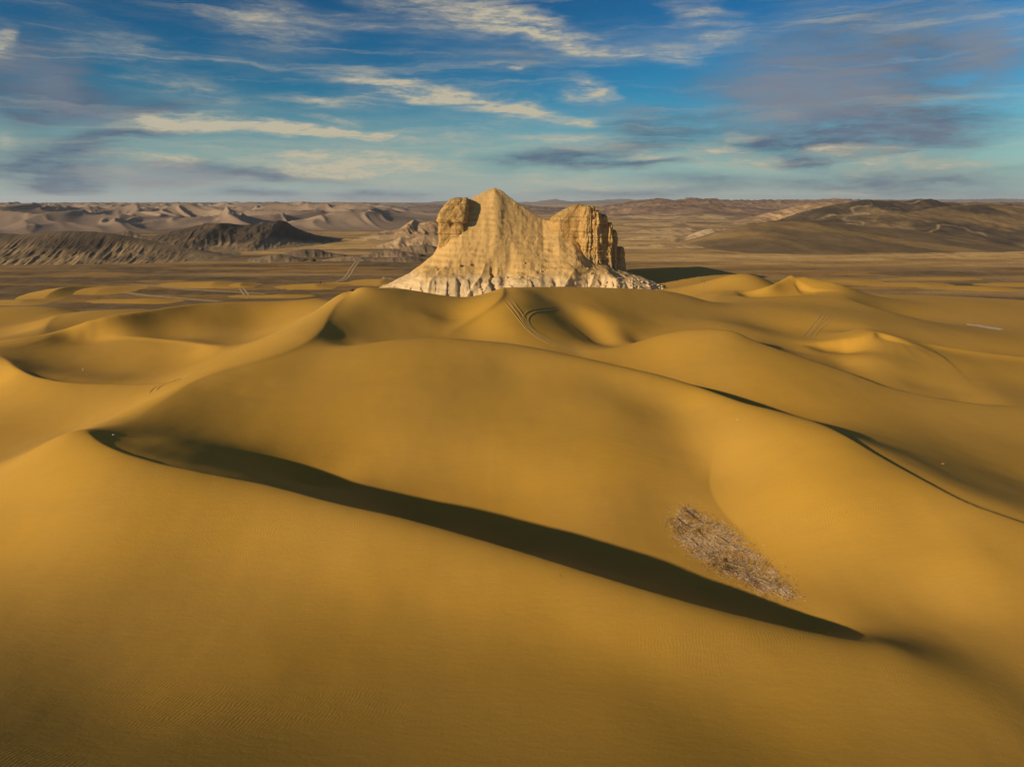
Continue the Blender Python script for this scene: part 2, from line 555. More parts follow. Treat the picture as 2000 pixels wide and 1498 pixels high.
    P((1000, 950, 6.2), (1000, 900, 9.3), (1000, 800, 14.0), (1000, 720, 17.6), (600, 720, 17.8), (600, 780, 15.2), (600, 850, 12.1), (600, 900, 9.8), (600, 940, 7.8), (800, 750, 16.9),
      (800, 850, 12.0), (800, 920, 8.2), (400, 800, 15.9), (400, 760, 17.1), (400, 850, 14.4), (300, 850, 16.8), (500, 740, 17.4), (1200, 740, 16.6), (1200, 800, 14.2), (1200, 900, 9.2),
      (1200, 980, 5.8), (1395, 930, 7.4), (1390, 870, 10.5), (1330, 800, 13.4), (1330, 900, 8.6), (1340, 980, 5.3), (1400, 1050, 4.2), (1480, 1120, 4.5), c=8)
    P((1450, 850, 13.2), (1500, 900, 11.8), (1430, 950, 7.8), (1500, 1000, 8), (1600, 950, 12.2), (1600, 1050, 8.2), (1700, 1000, 11.5),
      (1800, 1050, 10), (1700, 1150, 6.3), (1900, 1100, 9.6), (1850, 1200, 5.8), (1980, 1150, 8.2), (1960, 1250, 6.3), (2000, 1080, 10.3), c=7)
    # left basin
    L([(-120, 690, 11), (0, 670, 12), (60, 658, 12.6), (120, 652, 12.7), (180, 650, 12.5), (250, 655, 12.1), (330, 664, 11.7), (390, 672, 11.6), (430, 677, 12)], 4, 1.2)
    P(('d', 0, 276, 8), ('d', 180, 271, 10.6), ('d', 330, 260, 10.5), ('d', 420, 249, 10.8))
    P((200, 700, 8.5), (200, 714, 7.3), (200, 735, 8.8), (300, 700, 8.3), (300, 718, 7.3), (300, 736, 9.0), (100, 700, 9.4), (100, 722, 9.6), (60, 704, 10.2), (370, 715, 9.2), (380, 690, 9.6))
    L([(-60, 682, 12.6), (0, 694, 11.9), (30, 714, 11.4), (80, 735, 11.1), (130, 745, 10.9), (190, 749, 10.8), (250, 750, 11.2), (300, 749, 12), (345, 744, 13.4), (385, 730, 15.0)], 3, 1.5)
    P((100, 800, 7.5), (200, 800, 9), (150, 830, 7), (250, 800, 12), (300, 770, 13.5), (60, 870, 5.5), (0, 900, 4.5), (0, 800, 6.5), (-120, 850, 5), (0, 740, 8.2), (-150, 740, 8))
    # dune behind the basin
    L([(120, 645, 13), (160, 632, 15.5), (200, 622, 17), (300, 605, 17.8), (420, 592, 16.8), (500, 589, 15.7), (560, 588, 15.0), (620, 583, 15.4)], 5, 2)
    P(('d', 200, 300, 9), ('d', 300, 316, 11), ('d', 300, 370, 0), ('d', 420, 330, 11), ('d', 500, 345, 9), ('d', 500, 400, -2), ('d', 600, 345, 11), ('d', 620, 400, 0),
      ('d', 400, 390, -2), ('d', 750, 410, -1))
    P((300, 640, 12.8), (400, 640, 11.6), (500, 630, 11), (420, 660, 10.5), (500, 652, 10.6))
    L([(85, 650, 9), (100, 625, 10), (130, 612, 9.5), (200, 606, 8.5), (280, 604, 7)], 6, 2.5)
    L([(-100, 605, 6), (0, 600, 7), (60, 598, 7), (110, 602, 6.2), (150, 609, 4.5)], 8, 5)
    P((150, 640, 8.5), (40, 650, 7), (60, 630, 5), (0, 640, 5), ('d', 60, 420, -1), ('d', 150, 400, -1), ('d', 0, 420, -1), (-150, 650, 6), ('d', -200, 400, -2))
    # pointed dune in the middle with its bowl
    L([(985, 562, 26.4), (984, 572, 26.1), (978, 583, 25.4), (962, 597, 23.9), (935, 615, 21.6), (900, 636, 19.2), (870, 655, 17.4)], 2.5, 0.7)
    P((900, 600, 22.2), (930, 590, 23.6), (870, 630, 19), (1000, 612, 22.5), (1000, 645, 18.7), (960, 640, 19.2), (930, 652, 17.4), (1000, 590, 24.5))
    L([(985, 562, 26.4), (1010, 561, 26.1), (1050, 562, 25.4), (1100, 560, 24), (1150, 562, 23.5), (1230, 565, 22), (1310, 570, 19.5), (1390, 590, 15)], 6, 5)
    P(('d', 1050, 330, 17), ('d', 1150, 345, 14), ('d', 1230, 348, 13), ('d', 1310, 356, 9), ('d', 1150, 400, 4), ('d', 1260, 400, 4), ('d', 1050, 420, -1))
    P((1050, 600, 22.3), (1050, 626, 20), (1100, 640, 17.4), (1080, 668, 15.4), (1030, 580, 24.9), (1020, 595, 24), (1040, 590, 23.8))
    L([(1060, 577, 23.7), (1110, 605, 19.9), (1150, 635, 16.2), (1180, 668, 13.1)], 6, 4)
    L([(1080, 572, 23.8), (1110, 583, 22.2), (1150, 608, 19.5), (1190, 635, 16.7), (1216, 660, 14.4)], 6, 5)
    P((1250, 620, 16.5), (1300, 600, 17), (1250, 590, 19), (1200, 590, 20), (1350, 620, 15))
    # dune right of it
    L([(1130, 688, 13), (1200, 680, 13.8), (1250, 666, 15.0), (1300, 652, 16.8), (1340, 645, 18.2), (1380, 643, 19.2), (1415, 644, 19.7), (1440, 649, 19.3),
       (1465, 661, 18.0), (1500, 675, 16.6), (1560, 695, 14.6), (1650, 725, 12.1), (1750, 760, 9.8), (1850, 780, 8.7), (2000, 798, 7.8), (2120, 810, 7)], 3, 0.8)
    P(('d', 1250, 243, 13), ('d', 1340, 245, 14.5), ('d', 1420, 244, 13.5), ('d', 1480, 240, 13.6), ('d', 1560, 228, 12.2), ('d', 1650, 216, 10.8), ('d', 1800, 202, 8.4), c=5)
    P((1420, 632, 15), (1400, 610, 14.5), (1250, 700, 12.6), (1340, 680, 15.8), (1340, 720, 12.6), (1450, 720, 13.6), (1450, 690, 16.0), (1560, 740, 12.2),
      (1560, 770, 10.8), (1700, 800, 9.2), (1800, 820, 7.8), (1900, 850, 6.8), (1700, 850, 10.7), (1800, 880, 10.3), (1900, 920, 9.5), (2000, 940, 7.2), (2050, 870, 5.8))
    L([(1712, 648, 16.4), (1760, 659, 15.0), (1800, 668, 13.3), (1900, 685, 11.4), (2000, 697, 9.8), (2120, 712, 8)], 3, 0.8)
    P((1700, 700, 12.6), (1800, 720, 10.3), (1900, 750, 8.2), (1600, 690, 12.8), (2000, 750, 7.2), ('d', 1800, 250, 9.5), ('d', 1900, 246, 7.5), ('d', 2000, 246, 6.5))
    # small lit blade of sand
    L([(1560, 672, 12.3), (1620, 668, 13.2), (1680, 660, 14.9), (1705, 653, 16.0), (1712, 648, 16.4)], 3, 0.8)
    L([(1600, 662, 12.2), (1640, 650, 13.3), (1680, 642, 15.2), (1712, 648, 16.4)], 3, 1.5)
    P(('d', 1640, 272, 11.6), ('d', 1690, 276, 12.6), (1650, 682, 11.6), c=4)
    P((1600, 630, 12.5), (1550, 650, 11), (1500, 640, 11.5), (1700, 625, 12.5), (1800, 645, 10.5), (1900, 660, 8.5), (1500, 600, 14.5), (1450, 622, 13.3))
    # far dunes on the right
    L([(1395, 590, 11.5), (1430, 568, 12), (1470, 567, 12.5), (1500, 560, 14.5), (1525, 548, 17), (1545, 537, 19.5)], 3, 0.7)
    L([(1545, 537, 19.5), (1600, 546, 17), (1650, 560, 14.5), (1650, 580, 12.5), (1740, 609, 9.5), (1830, 630, 7), (1900, 640, 5.5), (2050, 650, 5)], 7, 3)
    P((1440, 545, 12.5), (1400, 552, 9.5), (1480, 543, 16), (1440, 574, 11.6), (1475, 573, 11.4), (1510, 567, 12.6), (1540, 552, 15.3), (1545, 560, 14.5), (1520, 575, 12.2), (1600, 570, 12.8), (1600, 590, 12.4), ('d', 1740, 352, 5.5),
      ('d', 1830, 336, 3.6), (1800, 600, 5), (1900, 590, 3), (1900, 620, 3), (1990, 640, 4), (1990, 600, 2), (1700, 575, 9.5), ('d', 1545, 430, 8), ('d', 1650, 450, 2))
    L([(1240, 527, 6), (1300, 524, 6.6), (1340, 522, 7.2), (1365, 521, 7.2), (1400, 527, 6), (1440, 537, 4.5)], 7, 3)
    P(('d', 1300, 680, -3), ('d', 1365, 680, -3), ('d', 1250, 680, -4), ('d', 1450, 600, -2), (1330, 560, 4), (1400, 556, 5.5), (1320, 540, 4.5), (1280, 548, 2.5), (1360, 580, 8.5), ('d', 1230, 470, 1), ('d', 1180, 430, 3))
    P(('d', 1600, 520, -2), ('d', 1750, 480, -1), ('d', 1900, 460, -0.5), ('d', 2050, 430, 0), ('d', 2200, 380, 1), ('d', 2300, 300, 4), ('d', 2300, 200, 5), ('d', 1550, 560, -3), ('d', 1100, 520, -3), ('d', 900, 500, -3), ('d', 700, 480, -3), ('d', 500, 480, -3), ('d', 250, 480, -3), ('d', 0, 480, -3), ('d', -250, 460, -3), ('d', -300, 300, 5),
      ('d', -300, 200, 6), ('d', 1000, 640, -4), ('d', 1900, 640, -4), ('d', 100, 640, -4), ('d', -400, 640, -4), ('d', 2400, 640, -4), c=20)


dune_data()
CX = np.array(CX)
CW = np.array(CW)
CC = np.array(CC)
CS = np.array(CS)
# drop centres that fall on top of one another
keep = []
for i in range(len(CX)):
    d2 = ((CX[keep] - CX[i])**2).sum(1) if keep else np.array([9e9])
    if d2.min() > 0.8**2:
        keep.append(i)
CX, CW, CC, CS = CX[keep], CW[keep], CC[keep], CS[keep]
NCEN = len(CX)


def solve_rbf():
    r2 = ((CX[:, None, :] - CX[None, :, :])**2).sum(-1)
    A = np.sqrt(r2 + CC[None, :]**2) / 100.0
    Pm = np.c_[np.ones(NCEN), CX / 300.0]
    M = np.zeros((NCEN + 3, NCEN + 3))
    M[:NCEN, :NCEN] = A
    M[:NCEN, NCEN:] = Pm
    M[NCEN:, :NCEN] = Pm.T
    M[np.arange(NCEN), np.arange(NCEN)] -= CS        # the guide points may give a little
    return np.linalg.solve(M, np.r_[CW, 0, 0, 0])


RW = solve_rbf()


def base_h(x, y):
    x = np.asarray(x, float)
    shp = x.shape
    x = x.ravel()
    y = np.asarray(y, float).ravel()
    out = np.empty(len(x))
    for a in range(0, len(x), 20000):
        xs, ys = x[a:a + 20000], y[a:a + 20000]
        d = (xs[:, None] - CX[None, :, 0])**2
        d += (ys[:, None] - CX[None, :, 1])**2
        d += CC[None, :]**2
        np.sqrt(d, out=d)
        out[a:a + 20000] = d @ (RW[:NCEN] / 100.0) + RW[NCEN] + RW[NCEN + 1] * xs / 300 + RW[NCEN + 2] * ys / 300
    return out.reshape(shp)


# wind-cut crests: the lee side drops away from a sharp edge
CREASES = []


def crease(pts, side, amp, w, t0=0.12, t1=0.12):
    CREASES.append((curve(pts, 2.0)[:, :2], side, amp, w, t0, t1))


crease([(170, 840, 20), (200, 866, 19.5), (240, 884, 19), (280, 896, 18.6), (315, 906, 18.2), (380, 920, 17.6), (500, 942, 16.5), (650, 980, 15.5), (800, 1014, 14.5), (1000, 1071, 13),
        (1200, 1133, 11.5), (1400, 1190, 10.2), (1600, 1236, 9.2), (1740, 1262, 8.6)], 1, 1.0, 3.5, 0.55, 0.10)
crease([(168, 840, 20), (200, 866, 19.5), (240, 884, 19), (280, 896, 18.6), (315, 906, 18.2), (380, 920, 17.6)], 1, 0.22, 1.1, 0.10, 0.4)
crease([(1560, 814, 16), (1610, 830, 16), (1650, 850, 15.8), (1700, 880, 15), (1800, 935, 14), (1900, 985, 13), (2000, 1020, 12), (2130, 1065, 10.5)], 1, 0.32, 1.1, 0.1, 0.05)
crease([(1100, 690, 19), (1200, 712, 18), (1290, 733, 17), (1370, 757, 16.5), (1450, 785, 16), (1540, 808, 16), (1610, 830, 16), (1650, 850, 15.8), (1700, 880, 15), (1800, 935, 14),
        (1900, 985, 13), (2000, 1020, 12), (2130, 1065, 10.5)], 1, 0.95, 2.6, 0.12, 0.85)
crease([(170, 840, 20), (215, 832, 18.3), (250, 825, 17.6), (290, 800, 17.2), (330, 775, 17.3), (365, 752, 17.5), (400, 736, 17.8), (430, 725, 18.2),(480, 711, 18.8), (530, 697, 19.4), (590, 673, 20.6), (628, 646, 22.2), (642, 618, 24.2), (660, 592, 26.0), (690, 568, 27.5)], -1, 0.3, 2.4, 0.6, 0.06)
crease([(990, 556, 27), (985, 562, 26.4), (984, 572, 26.1), (978, 583, 25.4), (962, 597, 23.9), (935, 615, 21.6), (900, 636, 19.2), (870, 655, 17.4)], 1, 0.5, 2.2, 0.05, 0.3)
crease([(-60, 682, 13), (0, 670, 12), (60, 658, 12.6), (120, 652, 12.7), (180, 650, 12.5), (250, 655, 12.1), (330, 664, 11.7), (390, 672, 11.6), (430, 677, 12)], -1, 0.4, 2.5, 0.3, 0.1)
crease([(-60, 682, 12.6), (0, 694, 12.2), (30, 714, 11.8), (80, 735, 11.4), (130, 745, 11), (190, 749, 10.8), (250, 750, 11.2), (300, 749, 12), (345, 744, 13.4), (385, 730, 15.0)], 1, 1.2, 4.0, 0.45, 0.15)
crease([(1130, 688, 13), (1200, 680, 13.8), (1250, 666, 15.0), (1300, 652, 16.8), (1340, 645, 18.2), (1380, 643, 19.2), (1415, 644, 19.7), (1440, 649, 19.3), (1465, 661, 18.0), (1500, 675, 16.6),
        (1560, 695, 14.6), (1650, 725, 12.1), (1750, 760, 9.8), (1850, 780, 8.7), (2000, 798, 7.8)], 1, 1.5, 5.0, 0.25, 0.1)
crease([(1712, 648, 16.4), (1760, 659, 15.0), (1800, 668, 13.3), (1900, 685, 11.4), (2000, 697, 9.8), (2120, 712, 8)], -1, 1.2, 6.0, 0.3, 0.1)
crease([(1560, 672, 12.3), (1620, 668, 13.2), (1680, 660, 14.9), (1705, 653, 16.0), (1712, 648, 16.4)], -1, 1.3, 3.0, 0.3, 0.05)
crease([(1430, 568, 12), (1470, 567, 12.5), (1500, 560, 14.5), (1525, 548, 17), (1545, 537, 19.5)], -1, 1.8, 6.0, 0.2, 0.05)
crease([(1545, 537, 19.5), (1600, 546, 17), (1650, 560, 14.5)], -1, 0.8, 6.0, 0.05, 0.3)
crease([(1650, 580, 12.5), (1740, 609, 9.5), (1830, 630, 7), (1900, 640, 5.5)], 1, 1.2, 6.0, 0.2, 0.2)
crease([(120, 645, 13), (160, 632, 15.5), (200, 622, 17), (300, 605, 17.8), (420, 592, 16.8)], -1, 0.9, 6.0, 0.1, 0.3)
crease([(85, 650, 9), (100, 625, 10), (130, 612, 9.5), (200, 606, 8.5)], -1, 0.35, 4.0, 0.15, 0.3)
crease([(1100, 690, 19), (1000, 672, 19.7), (920, 664, 20.2), (850, 660, 20.5), (760, 665, 20.5), (680, 678, 20)], -1, 0.6, 5.0, 0.2, 0.3)
crease([(1400, 850, 13), (1390, 900, 9.5), (1388, 945, 7.6), (1402, 990, 5.6), (1450, 1045, 5), (1520, 1110, 5)], -1, -0.55, 6.0, 0.3, 0.4)


def crease_h(x, y):
    out = np.zeros(len(x))
    for pl, side, amp, w, t0, t1 in CREASES:
        m = 7 * w
        sel = np.nonzero((x > pl[:, 0].min() - m) & (x < pl[:, 0].max() + m) & (y > pl[:, 1].min() - m) & (y < pl[:, 1].max() + m))[0]
        if not len(sel):
            continue
        xs, ys = x[sel], y[sel]
        best = np.full(len(sel), 1e9)
        sg = np.zeros(len(sel))
        fr = np.zeros(len(sel))
        n = len(pl) - 1
        for i in range(n):
            ax, ay = pl[i]
            dx, dy = pl[i + 1] - pl[i]
            t = np.clip(((xs - ax) * dx + (ys - ay) * dy) / (dx * dx + dy * dy), 0, 1)
            qx, qy = xs - ax - t * dx, ys - ay - t * dy
            d2 = qx * qx + qy * qy
            b = d2 < best
            best[b] = d2[b]
            sg[b] = (dx * qy - dy * qx)[b]
            fr[b] = ((i + t) / n)[b]
        d = np.sqrt(best)
        a = amp * sstep(0, t0, fr) * sstep(0, t1, 1 - fr)
        out[sel] -= np.where(sg * side > 0, a * (d / w) * np.exp(1 - d / w), 0)
    return out


def dune_h(x, y):
    x = np.asarray(x, float)
    y = np.asarray(y, float)
    x, y = np.broadcast_arrays(x, y)
    return (base_h(x, y).ravel() + crease_h(x.ravel(), y.ravel())).reshape(x.shape)


def build_dunes():
    nth, nr = 960, 900
    th = np.linspace(rad(-58), rad(58), nth)
    r = 24.0 * (780.0 / 24.0) ** np.linspace(0, 1, nr)
    R, T = np.meshgrid(r, th, indexing='ij')
    x = R * np.sin(T)
    y = R * np.cos(T)
    z = dune_h(x, y)
    z += 0.10 * fbm(x / 9, y / 14, 3, 5) * sstep(40, 90, R)
    edge = sstep(680, 770, R)
    z = z * (1 - edge) - 4 * edge
    o = link_mesh('sand_dunes', np.stack([x, y, z], -1), grid_faces(nr, nth)[:, ::-1], M_sand)
    tag(o, kind='structure')
    return o


build_dunes()


# ------------------------------------------------------------------ the plain
def plain_z(x, y):
    r = np.hypot(x, y)
    return (0.5 * fbm(x / 60, y / 60, 4, 21) + 2.2 * fbm(x / 420, y / 300, 4, 22) * sstep(500, 900, r)
            + 5 * fbm(x / 1500, y / 900, 4, 23) * sstep(1200, 3500, r)) - 0.2


def lerp3(a, b, t):
    return np.asarray(a) * (1 - t[..., None]) + np.asarray(b) * t[..., None]


def build_plain():
    nth, nr = 620, 460
    th = np.linspace(rad(-58), rad(58), nth)
    r = 60.0 * (16000.0 / 60.0) ** np.linspace(0, 1, nr)
    R, T = np.meshgrid(r, th, indexing='ij')
    x = R * np.sin(T)
    y = R * np.cos(T)
    z = plain_z(x, y)
    z = np.where(R < 350, z - 3, z)
    px, py = pix(x, y, z)
    dark = np.array([0.15, 0.098, 0.034])
    brown = np.array([0.32, 0.205, 0.070])
    pale = np.array([0.74, 0.48, 0.18])
    gold = np.array(SAND) * 0.9
    n1 = fbm(x / 160, y / 40, 5, 31)
    n2 = fbm(x / 500, y / 110, 5, 33)
    n3 = fbm(x / 60, y / 12, 4, 35)
    c = lerp3(dark, brown, sstep(-0.25, 0.30, n1))
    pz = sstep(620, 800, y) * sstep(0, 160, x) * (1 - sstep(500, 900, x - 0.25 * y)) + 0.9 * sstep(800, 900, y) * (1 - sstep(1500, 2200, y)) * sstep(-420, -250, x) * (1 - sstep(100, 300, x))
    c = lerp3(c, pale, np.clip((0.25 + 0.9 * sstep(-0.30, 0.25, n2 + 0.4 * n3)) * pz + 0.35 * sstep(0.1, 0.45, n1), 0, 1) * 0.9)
    # a stretch of pale gravel across the right half
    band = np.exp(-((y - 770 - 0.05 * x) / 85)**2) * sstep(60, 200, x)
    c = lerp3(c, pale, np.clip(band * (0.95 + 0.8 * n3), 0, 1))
    # drifts of golden sand on the near plain
    c = lerp3(c, gold, sstep(-0.02, 0.36, fbm(x / 90, y / 22, 4, 37)) * (1 - sstep(600, 900, y)) * 0.75)
    c = c * (1 + 0.55 * n3)[..., None]
    c = c * np.array([1.08, 1.0, 0.84])
    red = np.exp(-((x + 330) / 130)**2 - ((y - 1900) / 260)**2)
    c = lerp3(c, [0.36, 0.13, 0.075], np.clip(red * (0.8 + n2), 0, 0.9))
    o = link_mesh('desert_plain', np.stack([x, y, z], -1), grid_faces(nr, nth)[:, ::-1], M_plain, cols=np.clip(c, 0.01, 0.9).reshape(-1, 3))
    tag(o, kind='structure')


build_plain()


# ------------------------------------------------------------------ hills and far dunes
def skyline(pts, y, bend=None):
    """heights over X of a ridge standing at distance y whose outline the photograph shows"""
    pts = [(np.interp(t, range(len(pts)), [p[0] for p in pts]), np.interp(t, range(len(pts)), [p[1] for p in pts])) for t in np.linspace(0, len(pts) - 1, 6 * len(pts))]
    w = []
    for px, py in pts:
        yy = y + (bend(px) if bend else 0.0)
        w.append(Wd(px, yy, CAM_H - yy * tanD(py)))
    w = np.array(w)
    return w[:, 0], w[:, 1], w[:, 2]


def hill(name, pts, y0, front, back, mat, colf, nx=300, ny=120, gully=0.0, gscale=20.0, rough=1.0, seed=1, shear=0.0, power=1.25, base=-3.0, bend=None):
    xs, ys, hs = skyline(pts, y0, bend)
    x = np.linspace(xs[0], xs[-1], nx)
    t = np.linspace(-1, 1, ny)
    X, Tt = np.meshgrid(x, t)
    D = np.where(Tt < 0, Tt * front, Tt * back)            # distance from the ridge line
    Hr = np.interp(X, xs, hs)
    # round the polyline a little
    Y = np.interp(X, xs, ys) + D
    Xs = X + shear * D
    s = np.abs(Tt)
    hf = (1 - s) ** power
    if gully:
        g = ridged((X + 0.25 * D) / gscale, D / (gscale * 6) + seed, 4, seed)
        wgt = np.sin(np.clip(s, 0, 1) * math.pi) ** 0.8
        gz = (g - 0.6) * gully * wgt
    else:
        gz = 0
    end = sstep(0, 0.05, (X - xs[0]) / (xs[-1] - xs[0])) * sstep(0, 0.05, (xs[-1] - X) / (xs[-1] - xs[0]))
    Z = base + (Hr - base) * hf * (0.15 + 0.85 * end) + gz * np.clip((Hr - base) / 20, 0, 1.2) + rough * fbm(X / 18, Y / 18, 5, seed + 40) * np.clip(hf * 2, 0, 1)
    c = colf(X, Y, Z, s)
    o = link_mesh(name, np.stack([Xs, Y, Z], -1), grid_faces(ny, nx), mat, cols=np.clip(c, 0.008, 0.9).reshape(-1, 3))
    tag(o, kind='structure')
    return o


def col_dark(a, b, zz, seed, k=0.35):
    a, b = np.array(a), np.array(b)

    def f(x, y, z, s):
        n = fbm(x / 45, y / 45, 5, seed)
        c = lerp3(b, a, sstep(zz - 9, zz + 9, z + 14 * n))
        return c * (1 + k * fbm(x / 9, y / 30, 4, seed + 3))[..., None]
    return f


DK = (0.075, 0.052, 0.03)  # dark rock tone, standing in for cloud shadow on the left ridges
OL = (0.155, 0.098, 0.042)
PA = (0.46, 0.30, 0.15)
BR = (0.26, 0.155, 0.075)

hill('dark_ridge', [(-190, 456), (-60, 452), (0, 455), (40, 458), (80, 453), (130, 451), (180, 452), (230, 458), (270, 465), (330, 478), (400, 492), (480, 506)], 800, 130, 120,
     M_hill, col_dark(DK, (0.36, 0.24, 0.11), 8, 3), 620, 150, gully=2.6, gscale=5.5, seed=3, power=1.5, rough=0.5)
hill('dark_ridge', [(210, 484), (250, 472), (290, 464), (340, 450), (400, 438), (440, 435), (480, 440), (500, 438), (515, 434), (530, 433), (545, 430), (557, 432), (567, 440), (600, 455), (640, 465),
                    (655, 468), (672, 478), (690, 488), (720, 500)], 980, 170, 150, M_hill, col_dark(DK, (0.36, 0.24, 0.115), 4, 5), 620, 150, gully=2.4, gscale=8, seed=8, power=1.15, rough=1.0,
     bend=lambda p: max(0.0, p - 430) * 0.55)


def col_pale(seed, a=PA, b=BR):
    def f(x, y, z, s):
        n = fbm(x / 40, y / 40, 5, seed)
        return lerp3(b, a, sstep(-0.3, 0.3, n + 0.25 * fbm(x / 8, y / 8, 3, seed + 9))) * (1 + 0.25 * fbm(x / 12, y / 12, 3, seed + 2))[..., None]
    return f


hill('pale_hill', [(690, 474), (740, 453), (780, 447), (800, 433), (808, 429), (820, 436), (850, 430), (880, 436), (930, 444), (990, 456)], 1250, 170, 150, M_hill, col_pale(11), 220, 100, gully=9, gscale=24, seed=12, rough=1.6)
hill('pale_hill', [(725, 481), (745, 477), (770, 470), (783, 463), (800, 468), (830, 459), (848, 462), (880, 468), (930, 484)], 960, 55, 60, M_hill, col_pale(14, (0.52, 0.35, 0.18), PA), 180, 80, gully=6, gscale=11, seed=17, rough=1.2)
hill('pale_hill', [(585, 460), (600, 453), (613, 449), (625, 454), (640, 458)], 1500, 45, 45, M_hill, col_pale(15), 60, 40, gully=2, gscale=20, seed=19, power=1.0, rough=0.6)
# low dark outcrops at the foot of the ridge
for q, (pts, yy) in enumerate((([(540, 498), (575, 491), (600, 486), (620, 485), (640, 492), (680, 500)], 810),
                               ([(480, 508), (520, 499), (545, 497), (580, 504), (600, 509)], 745),
                               ([(625, 508), (660, 502), (690, 499), (720, 505), (750, 509)], 745),
                               ([(700, 500), (745, 489), (770, 487), (790, 492), (830, 498)], 800),
                               ([(780, 488), (800, 480), (830, 477), (850, 481), (880, 490)], 870),
                               ([(720, 510), (760, 503), (800, 501), (840, 507), (870, 511)], 735),
                               ([(120, 470), (240, 452), (252, 450), (262, 455), (300, 466)], 1150))):
    hill('dark_outcrop', pts, yy, 22, 30, M_hill, col_dark((0.10, 0.072, 0.046), (0.30, 0.20, 0.11), 3.5, 60 + q, 0.5), 120, 46, gully=5.5, gscale=9, seed=70 + q * 3, power=1.0, rough=1.3)

# right-hand hills, nearest last
hill('olive_hill', [(1310, 486), (1350, 472), (1400, 455), (1450, 441), (1500, 434), (1560, 432), (1640, 437), (1720, 443), (1800, 452), (1900, 466), (2010, 485), (2150, 500)], 1020, 230, 220, M_hill,
     lambda x, y, z, s: lerp3([0.15, 0.098, 0.04], [0.30, 0.185, 0.06], sstep(-0.05, 0.5, fbm((x + .8 * y) / 60, (y - .8 * x) / 240, 4, 88) + 0.1)) * (1 + 0.2 * fbm(x / 20, y / 20, 4, 89))[..., None],
     320, 130, gully=3.0, gscale=90, seed=23, power=1.15, rough=1.0)


def col_righthill(x, y, z, s):
    n = fbm(x / 90, y / 90, 5, 91)
    c = lerp3([0.06, 0.044, 0.026], [0.20, 0.13, 0.055], sstep(-0.1, 0.4, n))  # cloud shadow over these hills is put into the dark albedo
    tr = np.abs(fbm(x / 120, y / 160, 3, 93))                # pale footpaths and wash lines
    return lerp3(c, [0.34, 0.235, 0.13], (1 - sstep(0.0, 0.035, tr)) * 0.85)


hill('dark_hill', [(1500, 442), (1560, 431), (1630, 424), (1700, 418), (1760, 413), (1800, 411), (1860, 402), (1940, 398), (2000, 404), (2080, 414), (2250, 430)], 1180, 300, 120, M_hill, col_righthill, 420, 160,
     gully=10, gscale=75, seed=31, power=1.2, rough=2.5)
hill('dark_hill', [(1420, 440), (1500, 434), (1520, 430), (1560, 416), (1600, 405), (1650, 396), (1690, 390), (1730, 391), (1760, 392), (1800, 388), (1815, 389), (1840, 394), (1880, 397), (1920, 398), (2000, 400), (2200, 405)],
     1450, 240, 200, M_hill, col_righthill, 420, 150, gully=12, gscale=90, seed=37, power=1.2, rough=3)
hill('pale_hill', [(1400, 441), (1440, 434), (1480, 421), (1520, 411), (1560, 402), (1590, 396), (1640, 394), (1700, 395)], 1900, 200, 200, M_hill, col_pale(41), 220, 90, gully=14, gscale=34, seed=43)
hill('pale_hill', [(1310, 470), (1330, 466), (1360, 454), (1372, 449), (1385, 446), (1410, 447), (1440, 446), (1470, 451)], 1080, 60, 60, M_hill, col_pale(45, (0.5, 0.35, 0.2), (0.22, 0.14, 0.075)), 150, 60, gully=6, gscale=16, seed=47)
for q, (pts, yy, fr) in enumerate((([(1195, 483), (1230, 479), (1290, 476), (1340, 479), (1400, 483)], 950, 40), ([(1190, 467), (1260, 461), (1330, 458), (1400, 463), (1460, 467)], 1150, 60),
                                   ([(1180, 453), (1250, 447), (1340, 444), (1420, 449), (1480, 453)], 1400, 90), ([(1180, 440), (1260, 433), (1330, 431), (1400, 435), (1470, 440)], 1800, 140),
                                   ([(1170, 427), (1260, 420), (1380, 417), (1450, 421), (1520, 427)], 2400, 220), ([(640, 447), (700, 441), (760, 437), (860, 440), (920, 447)], 1600, 140),
                                   ([(690, 463), (750, 459), (800, 457), (850, 460), (890, 464)], 1130, 60))):
    hill('low_ridge', pts, yy, fr, fr, M_hill, col_pale(120 + q, (0.60, 0.40, 0.18), (0.27, 0.17, 0.075)), 260, 60, gully=2.2, gscale=yy / 60.0, seed=130 + q * 5, power=1.1, rough=0.8)
hill('brown_hill', [(1050, 414), (1130, 408), (1180, 403), (1230, 394), (1285, 388), (1320, 392), (1345, 386), (1370, 389), (1386, 387), (1420, 391), (1500, 390), (1560, 391), (1630, 388), (1700, 391), (1800, 396), (2000, 396), (2200, 396)],
     3600, 1300, 600, M_hill, lambda x, y, z, s: lerp3([0.17, 0.095, 0.05], [0.34, 0.205, 0.11], sstep(-0.3, 0.4, fbm(x / 260, y / 130, 5, 51))), 420, 150, gully=34, gscale=260, seed=53, rough=9, power=1.6)
hill('brown_hill', [(560, 408), (700, 404), (800, 402), (900, 399), (1000, 398), (1080, 404), (1160, 406)], 4200, 1200, 500, M_hill,
     lambda x, y, z, s: lerp3([0.15, 0.095, 0.055], [0.30, 0.19, 0.11], sstep(-0.3, 0.4, fbm(x / 300, y / 130, 5, 55))), 260, 110, gully=22, gscale=240, seed=57, rough=7, power=1.8)
hill('far_mountain', [(780, 396), (860, 394), (960, 395), (1040, 396), (1060, 393), (1082, 390), (1110, 394), (1140, 393), (1172, 392), (1210, 389), (1250, 392), (1400, 393), (1600, 392), (1720, 390), (1850, 391), (1950, 389), (2050, 391), (2300, 392)],
     10500, 1500, 1200, M_hill, lambda x, y, z, s: np.broadcast_to(np.array([0.20, 0.15, 0.115]), x.shape + (3,)) * 1.0, 420, 60, gully=60, gscale=420, seed=61, rough=16, power=1.0)


